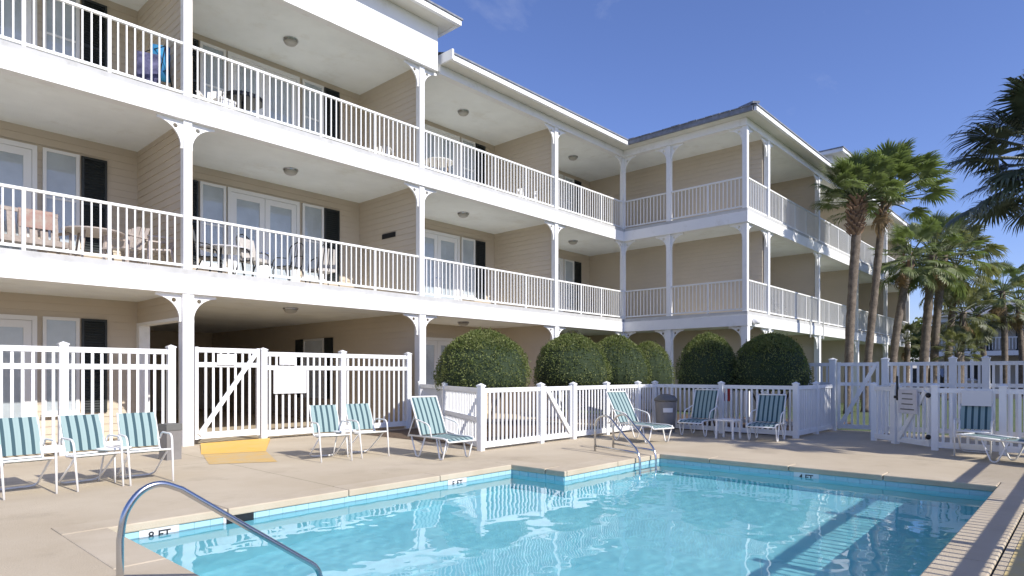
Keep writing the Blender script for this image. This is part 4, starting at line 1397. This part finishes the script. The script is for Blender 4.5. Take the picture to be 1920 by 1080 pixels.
palm_px('distant dark palm at the right edge of the picture', 1885, 1880, 36, 545, 70, seed=23, low=-45, n=24)
palm_px('distant palm just inside the right edge, lower crown', 1918, 1910, 38, 565, 66, seed=25, low=-50, n=26, fset=FR2)
palm_px('small palm with drooping fronds below the broad crowns', 1800, 1805, 31, 585, 70, seed=27, low=-75, n=22, fset=FR2)
# trunkless young palms
for k, (px, d, py, rp, lb_) in enumerate(((1795, 29, 660, 48, 'young trunkless palm below the twin trunks'), (1700, 36, 640, 45, 'dark young palm beside the end of the building'))):
    x, y = px_at(px, d)
    palm(lb_, x, y, max(.3, zpx(py, d)), rp * d / 1200, n=22, seed=40 + k, dead=1, low=-20, fset=FR2, group='young palms behind the tall fence')
# the big near palm whose fronds hang into the picture at the right
palm('near palm with large dark fronds hanging into the picture from the right', 14.30, .36, 5.0, 1.9, n=70, seed=61, low=-26, fset=FRK, dead=1, r0=.2, r1=.18, group='fan palms beside the pool')
palm('tall palm outside the fence whose crown shades the loungers', 13.4, -3.9, 6.4, 2.0, n=44, seed=63, low=-60, dead=3, r0=.19, r1=.17, group='fan palms beside the pool')
palm('palm outside the fence that shades the dark shrubs', 15.6, -2.2, 6.2, 2.1, n=46, seed=65, low=-60, dead=3, r0=.19, r1=.17, group='fan palms beside the pool')
palm('palm outside the fence that shades the latch gate', 14.9, -3.4, 4.9, 2.0, n=46, seed=67, low=-60, dead=3, r0=.19, r1=.17, group='fan palms beside the pool')

# ------------------------------------------------------------------ far things
fb = thing('apartment_building', 'distant low white balconied building behind the palms at the right', 'building', (60, 2, 0))
MB().box(2.4, 10, -13, 8, 0, 5.6).build('wall', 'concretefar', fb)
for f, z in ((0, 2.7), (1, 5.4)):
    MB().box(0, 2.4, -13, 8, z, z + .35).build('balcony_slab', 'white', fb)
    for y in range(-13, 9, 3):
        MB().box(.02, .2, y, y + .2, z - 2.6 if f else 0, z - .003).build('column', 'white', fb)
r_ = MB()
for y in range(-130, 80, 2):
    r_.box(.06, .1, y / 10, y / 10 + .05, 3.15, 4.0)
r_.build('balusters', 'rail', fb, kind='stuff')
MB().box(.03, .13, -13, 8, 4.003, 4.08).build('railing', 'rail', fb)
for y in (-11, -8, -5, -2, 1, 4):
    for z in (.1, 3.1):
        MB().box(2.35, 2.398, y, y + 1.6, z, z + 2.1).build('window', 'shutter', fb)
MB().poly([(-.4, -13.4, 5.76), (11, -13.4, 5.76), (8.3, -9.5, 7.0), (2.3, -9.5, 7.0)]).poly([(-.4, 8.4, 5.76), (-.4, -13.4, 5.76), (2.3, -9.5, 7.0), (2.3, 4.5, 7.0)]).poly([(11, 8.4, 5.76), (-.4, 8.4, 5.76), (2.3, 4.5, 7.0), (8.3, 4.5, 7.0)]).poly([(2.3, -9.5, 7.0), (8.3, -9.5, 7.0), (8.3, 4.5, 7.0), (2.3, 4.5, 7.0)]).build('roof', 'roof', fb)
# a broad leafy tree line far off
def leafy_tree(label, x, y, h, r, seed):
    rs_ = np.random.RandomState(seed)
    root = thing('leafy_tree', label, 'tree', (x, y, 0), 0, 'leafy trees far behind')
    MB().tube([(0, 0, 0), (.1, .05, h * .4), (.05, -.1, h * .75)], .2, 8, radii=[.28, .2, .1]).build('trunk', 'trunk', root)
    N = 4200
    nc = 26
    cc = rs_.randn(nc, 3); cc /= np.linalg.norm(cc, axis=1)[:, None]; cc *= (rs_.rand(nc) ** .5)[:, None] * np.array([r * .8, r * .8, h * .28]); cc[:, 2] += h * .66
    idx = rs_.randint(0, nc, N)
    dv = rs_.randn(N, 3); dv /= np.linalg.norm(dv, axis=1)[:, None]
    c = cc[idx] + dv * (r * .33 * (.6 + .4 * rs_.rand(N)))[:, None]
    d1 = rs_.randn(N, 3); d1 /= np.linalg.norm(d1, axis=1)[:, None]
    d2 = np.cross(d1, rs_.randn(N, 3)); d2 /= np.linalg.norm(d2, axis=1)[:, None]
    L_ = (.11 + .1 * rs_.rand(N))[:, None]
    v = np.stack([c - d1 * L_, c + d2 * L_ * .5, c + d1 * L_, c - d2 * L_ * .5], 1).reshape(-1, 3)
    me_ = bpy.data.meshes.new('crown')
    me_.from_pydata(v.tolist(), [], np.arange(4 * N).reshape(-1, 4).tolist())
    me_.materials.append(M['leaf'])
    link('crown', me_, root, kind='stuff')
for k, (px, d, h, r, lb_) in enumerate(((1735, 54, 6.2, 2.2, 'leafy tree behind the end of the building'), (1925, 58, 6.0, 2.4, 'leafy tree at the right edge of the picture'))):
    x, y = px_at(px, d)
    leafy_tree(lb_, x, y, h, r, 80 + k)
# a dark parked car seen over the tall fence
cx, cy = px_at(1745, 41)
car = thing('parked_car', 'dark parked car glimpsed over the tall fence between palm trunks', 'car', (cx, cy, -.03), R(70))
prof = [(-2.3, .35), (-2.3, .95), (-2.15, 1.05), (-1.2, 1.15), (-.6, 1.68), (1.3, 1.72), (2.15, 1.2), (2.25, .9), (2.25, .35)]
m_ = MB()
n = len(prof)
for y in (-.88, .88):
    m_.v += [(x, y * (.86 if z > 1.3 else 1), z) for x, z in prof]
m_.f = [tuple(range(n))[::-1], tuple(range(n, 2 * n))] + [(i, (i + 1) % n, (i + 1) % n + n, i + n) for i in range(n)]
m_.build('body', 'carpaint', car)
for s in (-1, 1):
    MB().poly([(-1.0, s * .86, 1.2), (1.6, s * .86, 1.22), (1.2, s * .79, 1.6), (-.55, s * .79, 1.58)]).build('side_window', 'glass', car)
    for x in (-1.4, 1.4):
        w_ = MB().lathe([(.33, -.1), (.33, .1)], n=18)
        w_.v = [(x + a, s * .80 + c_, .33 + b_) for a, b_, c_ in w_.v]
        w_.build('wheel', 'rubber', car)
